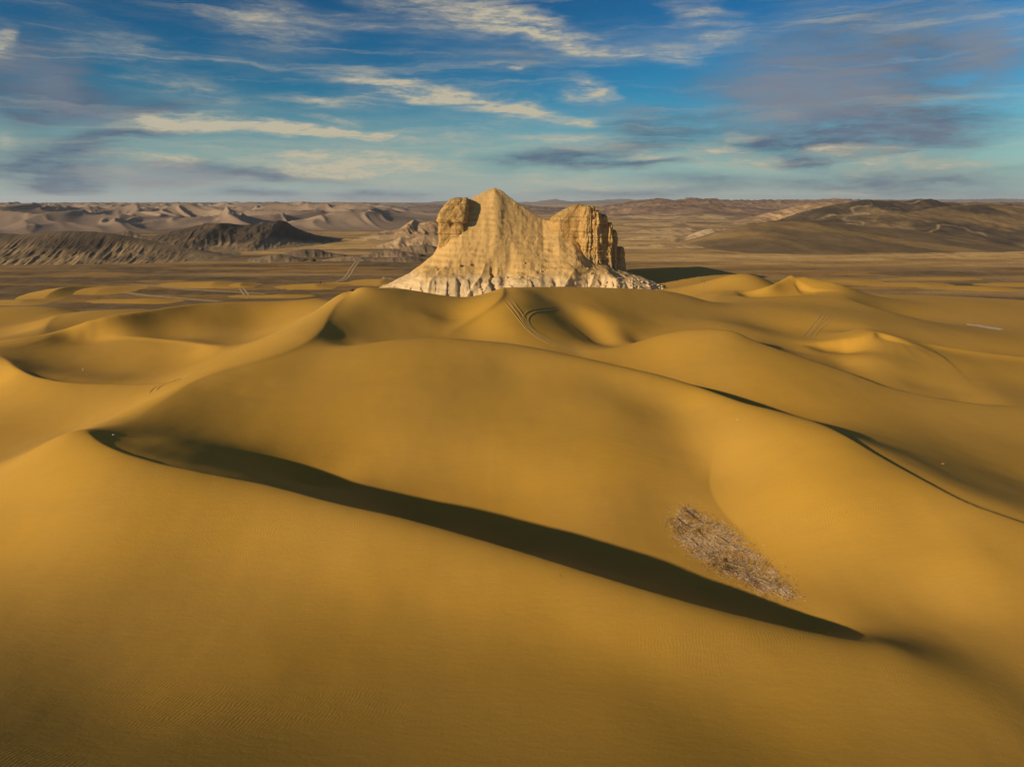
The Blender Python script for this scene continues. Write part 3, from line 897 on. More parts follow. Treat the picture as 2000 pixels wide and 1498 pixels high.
def build_far_dunes():
    nth, nr = 560, 330
    th = np.linspace(rad(-50), rad(1), nth)
    r = 1450.0 * (9000.0 / 1450.0) ** np.linspace(0, 1, nr)
    R, T = np.meshgrid(r, th, indexing='ij')
    x = R * np.sin(T)
    y = R * np.cos(T)
    wx = x + 160 * fbm(x / 700, y / 700, 3, 101)
    wy = y + 160 * fbm(x / 700, y / 700, 3, 103)
    # dunes with long windward backs and short lee sides: a skewed ridge noise across the light
    u = 0.80 * wx + 0.60 * wy
    v = -0.60 * wx + 0.80 * wy
    z = 0
    for amp, lx, ly, sd in ((0.75, 200, 420, 105), (0.55, 95, 180, 107), (0.28, 44, 90, 109)):
        q0 = ridged(u / lx, v / ly, 1, sd) ** 1.5
        q0 = ridged((u - 0.38 * lx * q0) / lx, v / ly, 1, sd) ** 1.5
        z = z + amp * q0
    env = sstep(1455, 1700, R) * sstep(1400, 2100, R + 0.55 * (x + 1000)) * (1 - 0.35 * sstep(4000, 8000, R))
    px = 1000 + F * x / (y * cp)
    env *= 1 - sstep(620, 960, px) * (0.72 - 0.4 * sstep(3500, 6500, R))
    z = -2 + env * (z * 36 + 2)
    lim = CAM_H + 4 - R * 0.0030 + 7 * fbm(x / 500, y / 900, 3, 111)
    z = np.where(z > lim - 14, lim - 14 + 14 * np.tanh((z - lim + 14) / 14), z)
    c = lerp3([0.24, 0.165, 0.112], [0.32, 0.225, 0.148], sstep(-0.3, 0.4, fbm(x / 300, y / 200, 4, 113)))
    o = link_mesh('far_dunes', np.stack([x, y, z], -1), grid_faces(nr, nth)[:, ::-1], M_fardune, cols=c.reshape(-1, 3))
    tag(o, kind='structure')


build_far_dunes()


# ------------------------------------------------------------------ the butte
BX = 0.352                      # metres per photograph pixel at the butte


def bx(px):
    return (px - 1000.0) * BX


def build_butte():
    root = bpy.data.objects.new('rock_butte', None)
    C.objects.link(root)
    root.location = (0, 480, 0)
    tag(root, 'pale layered sandstone butte with two summits and a gullied skirt, standing behind the dunes', 'rock formation')
    # scree body
    x = np.linspace(bx(715), bx(1345), 620)
    y = np.linspace(425, 565, 330)
    X, Y = np.meshgrid(x, y)
    R = np.interp(X, [bx(p) for p in (715, 750, 800, 845, 862, 880, 905, 930, 950, 965, 980, 1000, 1040, 1060, 1090, 1120, 1150, 1200, 1222, 1260, 1310, 1345)],
                  [-3, 2, 11, 23, 33, 46, 59, 62.5, 66, 68, 66, 60.5, 51, 47, 45, 37, 24, 14, 12, 8.0, 0, -4])
    Yr = np.interp(X, [bx(715), bx(860), bx(905), bx(965), bx(1060), bx(1150), bx(1345)], [500, 503, 512, 517, 512, 500, 482])
    Yb = np.interp(X, [bx(715), bx(800), bx(880), bx(960), bx(1100), bx(1220), bx(1345)], [488, 466, 452, 446, 446, 452, 468])
    hb = np.minimum(R * 0.7, 14.0 + 3.0 * fbm(X / 20, 0 * X, 2, 201))
    s = (Yr - Y) / (Yr - Yb)
    # spurs and gullies cut in the pale skirt
    g = ridged(X / 21.0 + 0.5 * fbm(X / 40, Y / 40, 2, 203) - Y / 60, 0 * X + 0.4, 2, 205, 0.4)
    g2 = ridged(X / 5.5, Y / 60, 2, 207)
    low = sstep(0.46, 0.74, s)
    s = s + low * ((0.70 - g) * 0.36 + (0.6 - g2) * 0.02)
    kk = 0.66
    up = hb + (R - hb) * np.clip(1 - s / kk, 0, 1) ** 1.12
    dn = hb * (1 - np.clip((s - kk) / (1 - kk), 0, 1.6) ** 1.25)
    back = R * (1 - np.clip(-s * (Yr - Yb) / 42, 0, 2) ** 1.1)
    Z = np.where(s < 0, back, np.where(s < kk, up, dn))
    # the rib that runs down from the summit, and rills
    rib = bx(966) + (517 - Y) * 0.10
    m = sstep(0.0, 0.06, s) * (1 - sstep(0.34, 0.46, s))
    Z += 2.2 * np.exp(-((X - rib) / 4.0)**2) * m
    rill = ridged(X / 3.6 + 0.5 * fbm(X / 9, Y / 9, 2, 209), Y / 26, 3, 211)
    Z += (rill - 0.62) * 0.6 * sstep(0.02, 0.15, s) * (1 - sstep(0.55, 0.75, s)) * np.clip(R / 40, 0, 1)
    # the sandy chute down the middle
    ch = bx(992) + (Y - 470) * 0.10 + 3 * fbm(Y / 18, 0 * Y, 2, 213)
    chm = np.exp(-((X - ch) / 3.2)**2) * sstep(0.3, 0.5, s) * (1 - sstep(0.98, 1.1, s))
    Z -= 1.6 * chm
    # thin ledges
    st = np.sin(Z * 1.7 + 2.2 * fbm(X / 25, Y / 25, 2, 215))
    Yo = Y - 0.35 * st * sstep(0.05, 0.2, s) * (1 - chm)
    Z += (0.55 * fbm(X / 3.0, Y / 3.0, 4, 217) + 1.1 * fbm(X / 9.0, Y / 9.0, 3, 219) * sstep(0.02, 0.2, s)) * (1 - 0.8 * chm)
    # deep washes cut into the skirt
    wob = 1.6 * fbm(Y / 5.0, X / 60, 3, 221)
    for px, dep, wd, sl, s0 in ((967, 6.5, 2.6, 0.10, .50), (926, 2.4, 1.5, .05, .66), (905, 3.2, 1.8, 0, .66), (884, 2.6, 1.6, -.06, .68), (862, 2.0, 2.0, -.1, .7), (835, 1.8, 2.2, -.2, .7),
                                (1000, 2.2, 1.3, .05, .68), (1038, 3.2, 1.7, .05, .66), (1079, 4.6, 2.2, .05, .64), (1110, 2.4, 1.4, 0, .68), (1140, 3.4, 1.6, -.05, .66), (1163, 6.5, 3.4, -.15, .60),
                                (1184, 3.2, 1.4, -.15, .66), (1208, 5.0, 2.0, -.2, .62), (1222, 4.2, 1.6, -.2, .62), (1256, 3.6, 1.8, -.25, .62), (1282, 2.6, 1.6, -.3, .6), (946, 2.2, 1.3, .05, .68)):
        t_ = (X - bx(px) + sl * (Y - 458) + wob) / wd
        # steep on the west side, gentler on the east
        prof = np.where(t_ < 0, np.exp(-(t_ / 0.55)**4), np.exp(-(t_ / 1.5)**2))
        Z -= dep * 0.34 * prof * sstep(s0, s0 + 0.16, s) * (1 - 0.6 * sstep(0.92, 1.05, s)) * np.clip(R / 12, 0, 1)
    link_mesh('scree_slope', np.stack([X, Yo, Z], -1), grid_faces(330, 620), M_butte, root).matrix_parent_inverse.identity()

    def tower(name, cx, cy, levels, nexp=3.2, amp=0.05, flute=0.06, nfl=9, seed=1, dz=0.55, na=110):
        zs = np.arange(levels[0][0], levels[-1][0] + 1e-6, dz)
        lv = np.array(levels, float)
        ax, ay, dx, dy = [np.interp(zs, lv[:, 0], lv[:, i]) for i in (1, 2, 3, 4)]
        a = np.linspace(0, 2 * math.pi, na, endpoint=False)
        ca, sa = np.cos(a), np.sin(a)
        rr = (np.abs(ca)**nexp + np.abs(sa)**nexp) ** (-1 / nexp)
        Zg, Ag = np.meshgrid(zs, a, indexing='ij')
        lay = vnoise(np.floor(zs / 1.3 + 0.4 * vnoise(zs / 3, 0 * zs, seed)), 0 * zs, seed + 5)[:, None]
        ci, si = np.cos(Ag), np.sin(Ag)
        fl = ridged(ci * nfl / 3.0 + 7, si * nfl / 3.0 + Zg / 45 + seed, 2, seed + 7)
        nz = fbm(ci * 3 + seed, si * 3 + Zg / 4.5, 5, seed + 9)
        k = 1 + amp * 1.5 * (lay - 0.5) + flute * (fl - 0.6) * 2 + amp * 2.0 * nz
        xx = cx + dx[:, None] + ax[:, None] * rr[None] * ca[None] * k
        yy = cy + dy[:, None] + ay[:, None] * rr[None] * sa[None] * k
        zz = Zg + 0.5 * nz
        n = len(zs)
        v = np.stack([xx, yy, zz], -1).reshape(-1, 3)
        f = grid_faces(n, na, True)
        top = np.array([[cx + dx[-1], cy + dy[-1], zs[-1] + 0.2]])
        v = np.r_[v, top]
        ti = len(v) - 1
        base = (n - 1) * na
        tf = np.array([[base + i, base + (i + 1) % na, ti, ti] for i in range(na)])
        me_f = f
        o = link_mesh(name, v, me_f, M_cliff, root)
        # close the top with a fan of its own triangles
        import bmesh
        bm = bmesh.new()
        bm.from_mesh(o.data)
        bm.verts.ensure_lookup_table()
        for q in tf:
            try:
                fc = bm.faces.new([bm.verts[q[0]], bm.verts[q[1]], bm.verts[q[2]]])
                fc.smooth = True
            except ValueError:
                pass
        bm.to_mesh(o.data)
        bm.free()
        return o

    # rock head on the left shoulder
    tower('rock_head', bx(884.5), 506, [(10, 11, 13, 0.5, 1), (24, 10.0, 12, 0, 1), (34, 9.8, 11.5, 0, 0), (44.6, 9.5, 11.2, 0, 0), (45.2, 10.6, 12.2, 0.2, -0.4), (49, 10.4, 12, 0.5, 0.3),
                                        (53, 9.2, 10.5, 1.6, 1.5), (57, 7.8, 9, 3.0, 3), (60, 5.6, 7, 4.6, 5), (61.6, 3.2, 4.5, 6.0, 7)], 5.5, 0.055, 0.045, 6, 3)
    # the big block on the right and its pillars
    tower('cliff_block', bx(1113), 511, [(10, 14.5, 15, 0, 0), (28, 13.8, 14, 0, 0), (44, 13.2, 13, 0.3, 0), (46.0, 13.6, 13.4, 0.6, -0.4), (48.5, 12.4, 12.4, 1.4, 0.2), (51, 10.2, 10.6, 3.0, 1),
                                    (53.5, 7.6, 8.6, 4.8, 1.4), (55.5, 5.0, 6.2, 6.2, 1.6), (57, 2.2, 3, 7, 2)], 3.6, 0.03, 0.035, 8, 23)
    for px, cy, top, hw, hd, sd in ((1146, 499, 56.0, 5.2, 10, 31), (1161, 499, 53.0, 4.6, 10, 37), (1174, 501, 50.5, 3.9, 9, 41), (1185, 501, 45.0, 4.0, 9, 43), (1196, 504, 40.0, 3.6, 9, 47), (1210, 508, 28.5, 4.6, 10, 53)):
        tower('rock_pillar', bx(px), cy, [(4, hw * 1.25, hd * 1.15, 0, 0), (top * .45, hw * 1.08, hd, 0, 0), (top - 4, hw * 0.92, hd * .9, -0.2, 0), (top - 1.2, hw * .80, hd * .8, -0.3, 0), (top, hw * .5, hd * .6, -0.3, 0)],
              3.0, 0.07, 0.12, 7, sd)
    # fallen blocks along the right-hand end of the skirt
    vs, fs = [], []
    rr = random.Random(5)
    for i in range(130):
        px = rr.uniform(1215, 1320) if i < 90 else rr.uniform(760, 1200)
        yy = rr.uniform(450, 478)
        X0 = bx(px)
        iy = np.argmin(np.abs(y - yy))
        ix = np.argmin(np.abs(x - X0))
        z0 = Z[iy, ix]
        if z0 < 0.4:
            continue
        rd = rr.uniform(0.35, 1.15)
        b0 = len(vs)
        for sx in (-1, 1):
            for sy in (-1, 1):
                for sz in (-1, 1):
                    vs.append((X0 + sx * rd * rr.uniform(.6, 1.1), yy + sy * rd * rr.uniform(.6, 1.1), z0 + sz * rd * rr.uniform(.5, .9)))
        for q in ((0, 1, 3, 2), (4, 6, 7, 5), (0, 4, 5, 1), (2, 3, 7, 6), (0, 2, 6, 4), (1, 5, 7, 3)):
            fs.append([b0 + t for t in q])
    o = link_mesh('rubble', vs, fs, M_butte, root, smooth=False)
    o['kind'] = 'stuff'
    for ch_ in root.children:
        ch_.matrix_parent_inverse.identity()
        ch_.location = (0, -480, 0)


build_butte()


# ------------------------------------------------------------------ things on the sand
def sand_z(x, y):
    x = np.asarray(x, float)
    y = np.asarray(y, float)
    R = np.hypot(x, y)
    return dune_h(x, y) + 0.10 * fbm(x / 9, y / 14, 3, 5) * sstep(40, 90, R)


def ground_at(pts, zf=None, y0=45.0, y1=640.0):
    """where the sight lines through the photograph's points meet the ground"""
    zf = zf or sand_z
    out = []
    t = y0 * (y1 / y0) ** np.linspace(0, 1, 700)
    for px, py in pts:
        u, fy, dz = ray(px, py)
        x, z = u / fy * t, CAM_H + dz / fy * t
        g = zf(x, t)
        i = int(np.argmax(z <= g))
        if i == 0:
            i = len(t) - 1
        a = (z[i - 1] - g[i - 1]) / max(1e-9, (z[i - 1] - g[i - 1]) + (g[i] - z[i]))
        yy = t[i - 1] + a * (t[i] - t[i - 1])
        out.append((u / fy * yy, yy))
    return np.array(out)


def smooth_path(p, step):
    seg = np.r_[0, np.cumsum(np.linalg.norm(np.diff(p, axis=0), axis=1))]
    n = max(3, int(seg[-1] / step))
    t = np.linspace(0, seg[-1], n)
    q = np.c_[np.interp(t, seg, p[:, 0]), np.interp(t, seg, p[:, 1])]
    w = max(1, int(n / (len(p) * 2.2)))
    ker = np.hanning(2 * w + 3)[1:-1]
    ker /= ker.sum()
    pad = len(ker) // 2
    for i in (0, 1):
        e = np.r_[2 * q[0, i] - q[pad:0:-1, i], q[:, i], 2 * q[-1, i] - q[-2:-pad - 2:-1, i]]
        q[:, i] = np.convolve(e, ker, 'valid')[:n]
    return q


def track(name, px_pts, mat, gauge=0.85, width=0.34, high=0.09, zf=None, step=0.7, lift=0.02, wander=0.0, y1=640.0):
    zf = zf or sand_z
    q = smooth_path(ground_at(px_pts, zf, y1=y1), step)
    d = np.gradient(q, axis=0)
    d /= np.linalg.norm(d, axis=1)[:, None] + 1e-9
    nrm = np.c_[-d[:, 1], d[:, 0]]
    vs, fs = [], []
    prof = ((-1.0, -0.15), (-0.55, 1.0), (0.0, 0.15), (0.55, 1.0), (1.0, -0.15))
    fade = np.minimum(1, np.minimum(np.arange(len(q)), np.arange(len(q))[::-1]) / max(2, 0.25 * len(q)))
    for side in (-gauge, gauge):
        b0 = sum(len(v) for v in vs)
        wob = wander * fbm(np.arange(len(q)) / 9.0, side + 0 * d[:, 0], 3, 301)
        rows = []
        for o_, hh in prof:
            xy = q + nrm * (side + o_ * width + wob)[:, None] if wander else q + nrm * (side + o_ * width)
            rows.append(np.c_[xy, zf(xy[:, 0], xy[:, 1]) + lift + high * hh * fade])
        v = np.stack(rows, 0).reshape(-1, 3)
        fs.append(grid_faces(len(prof), len(q)) + b0)
        vs.append(v)
    o = link_mesh(name, np.concatenate(vs), np.concatenate(fs), mat)
    tag(o, kind='structure')
    return o


M_track = mat_plain('churned_sand', (0.47, 0.285, 0.07), 0.12, 1.5)
M_paletrack = mat_plain('pale_dust', (0.46, 0.32, 0.15), 0.15, 0.4)
track('tyre_track', [(986, 584), (998, 600), (1014, 620), (1030, 640), (1052, 658), (1082, 673), (1112, 684), (1132, 690)], M_track)
track('tyre_track', [(994, 582), (1006, 600), (1018, 616), (1026, 630), (1040, 646), (1070, 664), (1105, 679), (1134, 688)], M_track)
track('tyre_track', [(1125, 603), (1090, 601), (1060, 604), (1036, 610), (1027, 619), (1027, 630), (1038, 645), (1060, 660), (1092, 674), (1126, 686)], M_track)
track('tyre_track', [(1608, 612), (1603, 622), (1590, 636), (1579, 650), (1570, 660)], M_track)
track('tyre_track', [(1626, 618), (1614, 628), (1600, 640), (1590, 652), (1584, 660)], M_track)
track('tyre_track', [(336, 747), (346, 741), (358, 736), (374, 731)], M_track)
track('tyre_track', [(296, 768), (304, 758), (316, 751)], M_track, width=0.3)
track('tyre_track', [(0, 896), (60, 870), (140, 838), (200, 815), (258, 788)], M_track, width=0.28, high=0.05)
track('tyre_track', [(1345, 528), (1358, 535), (1372, 548), (1378, 558), (1372, 570)], M_track, high=0.16)
track('tyre_track', [(1820, 565), (1826, 575), (1838, 580)], M_track, width=0.6)
track('wheel_track', [(704, 505), (697, 512), (688, 524), (682, 536), (672, 546), (655, 552), (632, 556)], M_paletrack, 1.5, 0.9, 0.06, plain_z, 2.0, 0.10, y1=1100.0)
track('wheel_track', [(470, 560), (478, 572), (487, 583)], M_paletrack, 1.3, 0.7, 0.05, plain_z, 1.5, 0.10, y1=1100.0)
track('wheel_track', [(215, 567), (290, 578), (360, 584), (430, 589)], M_paletrack, 1.6, 1.2, 0.05, plain_z, 2.0, 0.10, y1=1100.0)
track('wheel_track', [(250, 555), (340, 563), (460, 571), (520, 574)], M_paletrack, 1.6, 1.0, 0.05, plain_z, 2.0, 0.10, y1=1100.0)


# low drifts of sand lying on the plain
def drift(px, py, half_x, half_y, high, turn=0.0, skew=0.0):
    c = Wp(px, py, 0.0)
    u = np.linspace(-1.15, 1.15, 60)
    U, V = np.meshgrid(u, u)
    r2 = U**2 + V**2
    H = np.where(U < 0.25, np.clip((U + 1.15) / 1.4, 0, 1), np.clip((1.0 - U) / 0.75, 0, 1)) * np.clip(1 - V**2, -0.2, 1) * (1 - 0.3 * r2)
    X = U * half_x
    Y = V * half_y
    ct, st = math.cos(rad(turn)), math.sin(rad(turn))
    gx = c[0] + X * ct - Y * st + skew * V * V * half_x
    gy = c[1] + X * st + Y * ct
    Z = plain_z(gx, gy) + high * H - 0.25 + 0.12 * fbm(gx / 8, gy / 8, 2, 401)
    o = link_mesh('sand_drift', np.stack([gx, gy, Z], -1), grid_faces(60, 60), M_sand)
    tag(o, kind='structure')


drift(110, 571, 17, 46, 3.4, 8, 0.5)
drift(185, 566, 34, 30, 1.8, 0, 0.2)
drift(400, 556, 36, 22, 2.6, -6, 0.2)
drift(462, 557, 16, 17, 2.0, 0, 0.4)
drift(600, 559, 24, 22, 2.0, 5, 0.3)
drift(735, 551, 22, 26, 2.2, 0, 0.0)
drift(700, 553, 40, 10, 0.9, 0, 0.0)

for a_ in ((1640, 549, 36, 16, 1.4, -4, 0.2), (1760, 556, 44, 18, 1.6, -6, 0.2), (1890, 563, 40, 18, 1.5, -8, 0.2), (1980, 556, 36, 16, 1.2, 0, 0.2), (1820, 545, 50, 12, 0.9, 0, 0.1),
           (260, 588, 36, 14, 1.2, 0, 0.2), (520, 578, 40, 12, 1.0, 0, 0.2), (30, 590, 26, 16, 1.6, 0, 0.2)):
    drift(*a_)


def clay():
    g = ground_at([(1888, 633), (1920, 637), (1955, 644)])
    q = smooth_path(g, 0.8)
    d = np.gradient(q, axis=0)
    d /= np.linalg.norm(d, axis=1)[:, None]
    nrm = np.c_[-d[:, 1], d[:, 0]]
    t = np.linspace(0, 1, len(q))
    w = 4.2 * np.sin(np.pi * t)**0.7 * (1 + 0.7 * fbm(t * 14, 0 * t, 3, 411))
    rows = []
    for k_ in np.linspace(-1, 1, 13):
        xy = q + nrm * (k_ * w * (1 + 0.25 * fbm(t * 22, 0 * t + k_, 2, 413)))[:, None]
        rows.append(np.c_[xy, sand_z(xy[:, 0], xy[:, 1]) + 0.16 * (1 - abs(k_)**3) - 0.02 + 0.08 * fbm(xy[:, 0], xy[:, 1], 3, 415)])
    o = link_mesh('clay_patch', np.stack(rows, 0).reshape(-1, 3), grid_faces(13, len(q)), mat_plain('pale_clay', (0.58, 0.44, 0.29), 0.15, 0.5))
    tag(o, kind='structure')


clay()


# the mat of dead brush left in the trough
def twig_prism(vs, fs, cs, a, b, r0, r1, col):
    d = b - a
    d = d / (np.linalg.norm(d) + 1e-9)
    s_ = np.cross(d, (0, 0, 1.0))
    n_ = np.linalg.norm(s_)
    s_ = s_ / n_ if n_ > 1e-6 else np.array([1.0, 0, 0])
    t_ = np.cross(s_, d)
    b0 = len(vs)
    for p, r in ((a, r0), (b, r1)):
        for k_ in range(3):
            an = k_ * 2.0944
            vs.append(p + r * (math.cos(an) * s_ + math.sin(an) * t_))
            cs.append(col)
    for k_ in range(3):
        fs.append((b0 + k_, b0 + (k_ + 1) % 3, b0 + 3 + (k_ + 1) % 3, b0 + 3 + k_))


M_twig = mat_attr('dry_twigs', 0.0, 6.0, 0.12)


def build_brush():
    poly_px = [(1304, 1012), (1318, 993), (1348, 985), (1385, 1000), (1412, 1020), (1445, 1045), (1480, 1072), (1515, 1105), (1545, 1138), (1564, 1166), (1545, 1180),
               (1490, 1160), (1440, 1140), (1395, 1116), (1350, 1088), (1316, 1056), (1301, 1032)]
    poly = ground_at(poly_px)
    lo, hi = poly.min(0), poly.max(0)
    n = 60000
    p = RNG.uniform(lo - 1.5, hi + 1.5, (n, 2))
    inside = np.zeros(n, bool)
    j = len(poly) - 1
    for i in range(len(poly)):
        xi, yi = poly[i]
        xj, yj = poly[j]
        cnd = ((yi > p[:, 1]) != (yj > p[:, 1])) & (p[:, 0] < (xj - xi) * (p[:, 1] - yi) / (yj - yi + 1e-12) + xi)
        inside ^= cnd
        j = i
    # thinner towards the edge, clumped inside
    dist = np.full(len(p), 9e9)
    for i in range(len(poly)):
        a, b = poly[i], poly[(i + 1) % len(poly)]
        ab = b - a
        t = np.clip(((p - a) @ ab) / (ab @ ab), 0, 1)
        dist = np.minimum(dist, np.linalg.norm(p - (a + t[:, None] * ab), axis=1))
    lump = 0.25 + 0.9 * vnoise(p[:, 0] / 1.0, p[:, 1] / 1.0, 421)
    dens = np.where(inside, np.clip(0.22 + (dist - 1.0 * vnoise(p[:, 0] / 1.8, p[:, 1] / 1.8, 425)) / 2.2, 0.08, 0.8), 0.14 * np.exp(-dist / 0.5)) * lump
    p = p[RNG.random(len(p)) < dens * 1.1][:11500]
    z = sand_z(p[:, 0], p[:, 1])
    ax = poly[9] - poly[0]
    main = math.atan2(ax[1], ax[0])
    vs, fs, cs = [], [], []
    clump = vnoise(p[:, 0] / 1.6, p[:, 1] / 1.6, 423)
    dirn = vnoise(p[:, 0] / 3.0, p[:, 1] / 3.0, 427)
    for i in range(len(p)):
        an = main + 2.6 * (dirn[i] - 0.5) * 2 + RNG.normal(0, 0.35) if RNG.random() < 0.75 else RNG.uniform(0, 6.28)
        ln = RNG.uniform(0.15, 0.5) * (2.2 if RNG.random() < 0.10 else 1)
        d = np.array([math.cos(an), math.sin(an), RNG.uniform(-0.12, 0.30)]) * ln
        a = np.array([p[i, 0], p[i, 1], z[i] + RNG.uniform(0.0, 0.10 + 0.16 * clump[i])])
        r = RNG.uniform(0.012, 0.030)
        c0 = RNG.random() * 0.85 + 0.5 * (1 - clump[i]) - 0.22
        col = np.array((0.88, 0.66, 0.42) if c0 < 0.42 else (0.50, 0.35, 0.19) if c0 < 0.76 else (0.17, 0.115, 0.06)) * RNG.uniform(0.8, 1.1)
        twig_prism(vs, fs, cs, a - d / 2, a + d / 2, r, r * 0.6, col)
    o = link_mesh('dry_brush', vs, fs, M_twig, cols=np.array(cs))
    tag(o, 'patch of dead dry brush and litter lying in the trough beside the dark shadow', kind='stuff')
    # longer bare stems that stand out of the mat
    stems = [[(1338, 998), (1352, 1010), (1372, 1024), (1392, 1022)], [(1322, 1014), (1336, 1026), (1350, 1032)], [(1360, 1035), (1374, 1050), (1386, 1058)],
             [(1413, 1092), (1417, 1104), (1419, 1116)], [(1416, 1100), (1442, 1108), (1464, 1113)], [(1395, 1046), (1420, 1062), (1452, 1082)], [(1455, 1120), (1480, 1104), (1486, 1100)],
             [(1470, 1128), (1484, 1132), (1504, 1142)], [(1338, 1050), (1352, 1058), (1365, 1072)]]
    names = ['long forked dead stem at the upper end of the brush patch', 'short dark stem at the left end of the brush patch', 'dark bent stem in the middle of the upper brush patch',
             'upright dead stem at the shadow side of the brush patch', 'flat pale stem running along the lower edge of the brush patch', 'long pale stem along the right edge of the brush patch',
             'slanting dead stem crossing the lower brush patch', 'dead stem near the lower tip of the brush patch', 'thin stem on the bare left margin of the brush patch']
    for q, (st, nm) in enumerate(zip(stems, names)):
        g = smooth_path(ground_at(st), 0.35)
        zz = sand_z(g[:, 0], g[:, 1]) + 0.16 + 0.10 * vnoise(np.arange(len(g)) / 4.0, 0 * g[:, 0] + q, 431)
        vs, fs, cs = [], [], []
        col = (0.10, 0.07, 0.045) if q in (0, 1, 2, 3) else (0.50, 0.36, 0.21)
        for i in range(len(g) - 1):
            r0 = 0.075 * (1 - 0.6 * i / len(g))
            twig_prism(vs, fs, cs, np.array([*g[i], zz[i]]), np.array([*g[i + 1], zz[i + 1]]), r0, r0 * 0.95, col)
            if i % 3 == 2:
                e = np.array([*g[i], zz[i]]) + np.array([RNG.uniform(-.6, .6), RNG.uniform(-.6, .6), RNG.uniform(-.05, .15)])
                twig_prism(vs, fs, cs, np.array([*g[i], zz[i]]), e, r0 * .6, r0 * .3, col)
        o = link_mesh('fallen_branch', vs, fs, M_twig, cols=np.array(cs))
        tag(o, nm, 'branch', 'bare stems in the brush patch')


build_brush()


def stone(name, px, py, r, mat, label, cat, seed, flat=0.6, zf=None, group=None, y1=640.0, tall=None):
    zf = zf or sand_z
    x, y = ground_at([(px, py)], zf, y1=y1)[0]
    na, nb = 14, 9
    a = np.linspace(0, 2 * math.pi, na, endpoint=False)
    b = np.linspace(-math.pi / 2, math.pi / 2, nb)
    B, A = np.meshgrid(b, a, indexing='ij')
    dx, dy, dz = np.cos(B) * np.cos(A), np.cos(B) * np.sin(A), np.sin(B)
    k_ = 1 + 0.35 * fbm(dx * 1.6 + seed, dy * 1.6 + dz * 1.3, 3, seed)
    k_[0] = k_[0].mean()
    k_[-1] = k_[-1].mean()
    v = np.stack([dx * r * k_, dy * r * 0.8 * k_, dz * r * (tall or flat) * k_], -1)
    o = link_mesh(name, v, grid_faces(nb, na, True), mat, smooth=False)
    o.location = (x, y, float(zf(np.array([x]), np.array([y]))[0]) + r * (tall or flat) * 0.45)
    o.rotation_euler = (0, 0, seed * 1.3)
    tag(o, label, cat, group)
    return o


M_white = mat_plain('bleached_stone', (0.62, 0.55, 0.44), 0.15, 3)
M_darkst = mat_plain('dark_stone', (0.05, 0.04, 0.03), 0.3, 3)
M_orange = mat_plain('rusty_tin', (0.62, 0.30, 0.12), 0.2, 3)
stone('pale_stone', 222, 850, 0.26, M_white, 'small bleached stone beside the sharp lip of the foreground dune', 'stone', 3)
stone('boulder', 612, 511, 2.3, M_darkst, 'dark boulder alone on the flat plain below the dark ridge', 'boulder', 5, 0.9, plain_z, y1=1200.0)
stone('dark_stone', 626, 554, 0.9, M_darkst, 'small dark upright stone near the wheel tracks left of the butte', 'stone', 9, 0.9, plain_z, y1=1200.0, tall=1.3)
stone('pale_stone', 1440, 820, 0.14, M_white, 'tiny pale pebble on the bright slope of the right dune', 'stone', 17)


def stick(name, px, py, dxyz, r, col, label, cat, group=None, extra=()):
    x, y = ground_at([(px, py)])[0]
    z = float(sand_z(np.array([x]), np.array([y]))[0])
    vs, fs, cs = [], [], []
    a = np.array([0, 0, -0.05])
    p = a
    for d in dxyz:
        q = p + np.array(d, float)
        twig_prism(vs, fs, cs, p, q, r, r * 0.8, col)
        p = q
    for s0, e0 in extra:
        twig_prism(vs, fs, cs, np.array(s0, float), np.array(e0, float), r * .6, r * .4, col)
    o = link_mesh(name, vs, fs, M_twig, cols=np.array(cs))
    o.location = (x, y, z)
    tag(o, label, cat, group)


PALE = (0.66, 0.56, 0.42)
stick('bleached_stick', 162, 724, [(0.05, 0.1, 0.5), (-0.05, 0.05, 0.5)], 0.10, PALE, 'upright bleached stick in the shadowed floor of the left basin', 'stick', 'bleached sticks in the left basin')
stick('bleached_stick', 169, 732, [(0.4, -0.4, 0.15), (0.4, -0.5, 0.1)], 0.08, PALE, 'middle bleached stick lying aslant in the left basin', 'stick', 'bleached sticks in the left basin')
stick('bleached_stick', 180, 731, [(0.25, -0.5, 0.12), (0.3, -0.5, 0.1)], 0.08, PALE, 'right-hand bleached stick lying aslant in the left basin', 'stick', 'bleached sticks in the left basin')
stick('dead_twig', 1094, 1127, [(-0.06, 0.18, 0.14), (-0.08, 0.2, 0.12)], 0.03, (0.45, 0.34, 0.2), 'single dead twig on the bare slope of the foreground dune', 'twig', None, (((0, 0, 0), (0.12, -0.05, 0.12)),))
stick('tin_scrap', 1838, 905, [(0.22, -0.2, 0.1), (0.2, -0.15, 0.02)], 0.10, (0.75, 0.36, 0.14), 'small orange scrap lying on the grey sand at right', 'scrap')

# ------------------------------------------------------------------ the air
HAZE = 4.6e-5


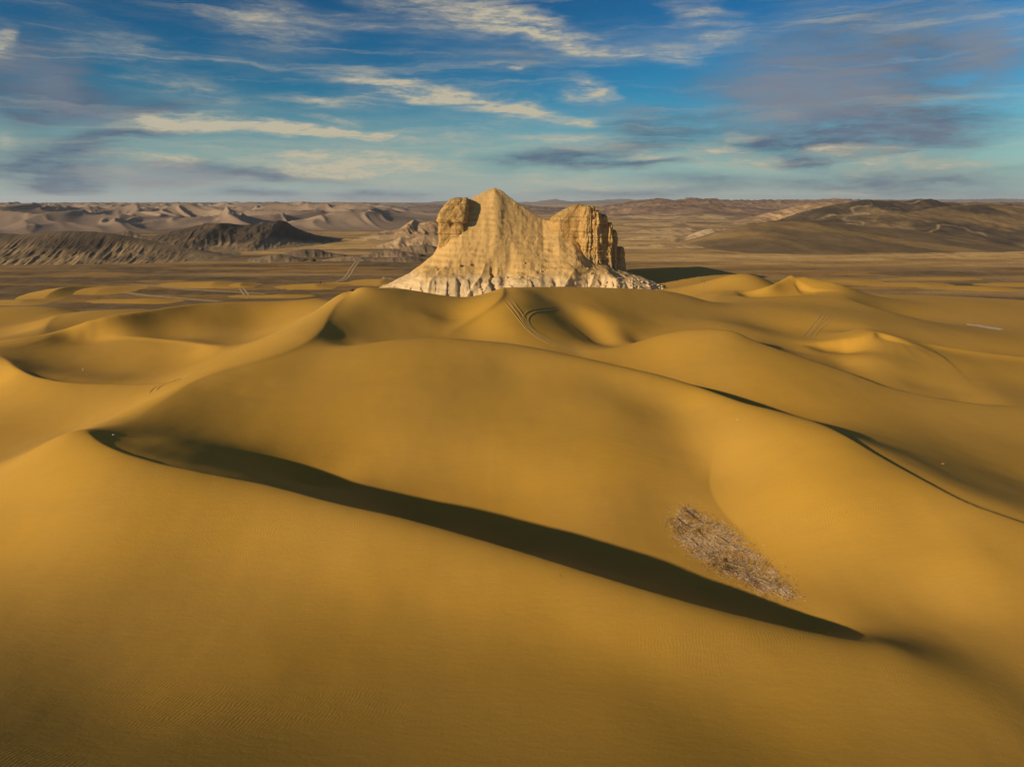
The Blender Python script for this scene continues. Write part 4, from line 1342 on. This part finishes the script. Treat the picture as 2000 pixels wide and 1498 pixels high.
def build_haze():
    m = bpy.data.materials.new('haze_air')
    m.use_nodes = True
    k = NT(m.node_tree)
    v = k.n('ShaderNodeVolumePrincipled')
    v.inputs['Color'].default_value = (0.80, 0.88, 1.0, 1)
    v.inputs['Density'].default_value = HAZE
    v.inputs['Anisotropy'].default_value = 0.2
    o_ = k.n('ShaderNodeOutputMaterial')
    k.t.links.new(v.outputs[0], o_.inputs['Volume'])
    a, lo, hi = 18000.0, -70.0, 130.0
    vs = [(x, y, z) for z in (lo, hi) for y in (-a, a) for x in (-a, a)]
    fs = [(0, 2, 3, 1), (4, 5, 7, 6), (0, 1, 5, 4), (1, 3, 7, 5), (3, 2, 6, 7), (2, 0, 4, 6)]
    o = link_mesh('haze', vs, fs, m, smooth=False)
    tag(o, kind='stuff')


build_haze()


def tuft():
    x, y = ground_at([(689, 569)])[0]
    z = float(sand_z(np.array([x]), np.array([y]))[0])
    r_ = random.Random(3)
    ex = []
    for i in range(90):
        a = r_.uniform(0, 6.283)
        q = r_.uniform(0.1, 1.0)
        b0 = (0.5 * q * math.cos(a), 0.5 * q * math.sin(a), 0.0)
        e = (b0[0] + 1.1 * q * math.cos(a) * r_.uniform(.4, 1), b0[1] + 1.1 * q * math.sin(a) * r_.uniform(.4, 1), r_.uniform(0.3, 1.0) * (1.25 - 0.6 * q))
        ex.append((b0, e))
    stick('dry_shrub', 689, 569, [(0.1, 0, 0.6), (0.05, 0.1, 0.5)], 0.07, (0.05, 0.04, 0.025), 'dark dry shrub on the summit of the left far dune, in front of the butte', 'shrub', None, ex)


tuft()


def gravel():
    n = 5200
    y = 370 * (1000 / 370.0) ** RNG.random(n)
    x = (RNG.random(n) * 2 - 1) * y * 0.80
    keep_ = vnoise(x / 30, y / 30, 501) > 0.42
    x, y = x[keep_], y[keep_]
    z = plain_z(x, y)
    r = 0.16 + 0.55 * RNG.random(len(x))**3
    d = np.array([(1, 0, 0), (0, 1, 0), (-1, 0, 0), (0, -1, 0), (0, 0, .8), (0, 0, -.5)])
    v = np.stack([x, y, z], -1)[:, None, :] + d[None] * r[:, None, None] * RNG.uniform(.6, 1.2, (len(x), 6, 1))
    t = np.array([(0, 1, 4), (1, 2, 4), (2, 3, 4), (3, 0, 4), (1, 0, 5), (2, 1, 5), (3, 2, 5), (0, 3, 5)])
    f = (t[None] + 6 * np.arange(len(x))[:, None, None]).reshape(-1, 3)
    o = link_mesh('gravel', v, f, mat_plain('gravel_stone', (0.13, 0.09, 0.055), 0.5, 0.02), smooth=False)
    tag(o, kind='stuff')


gravel()
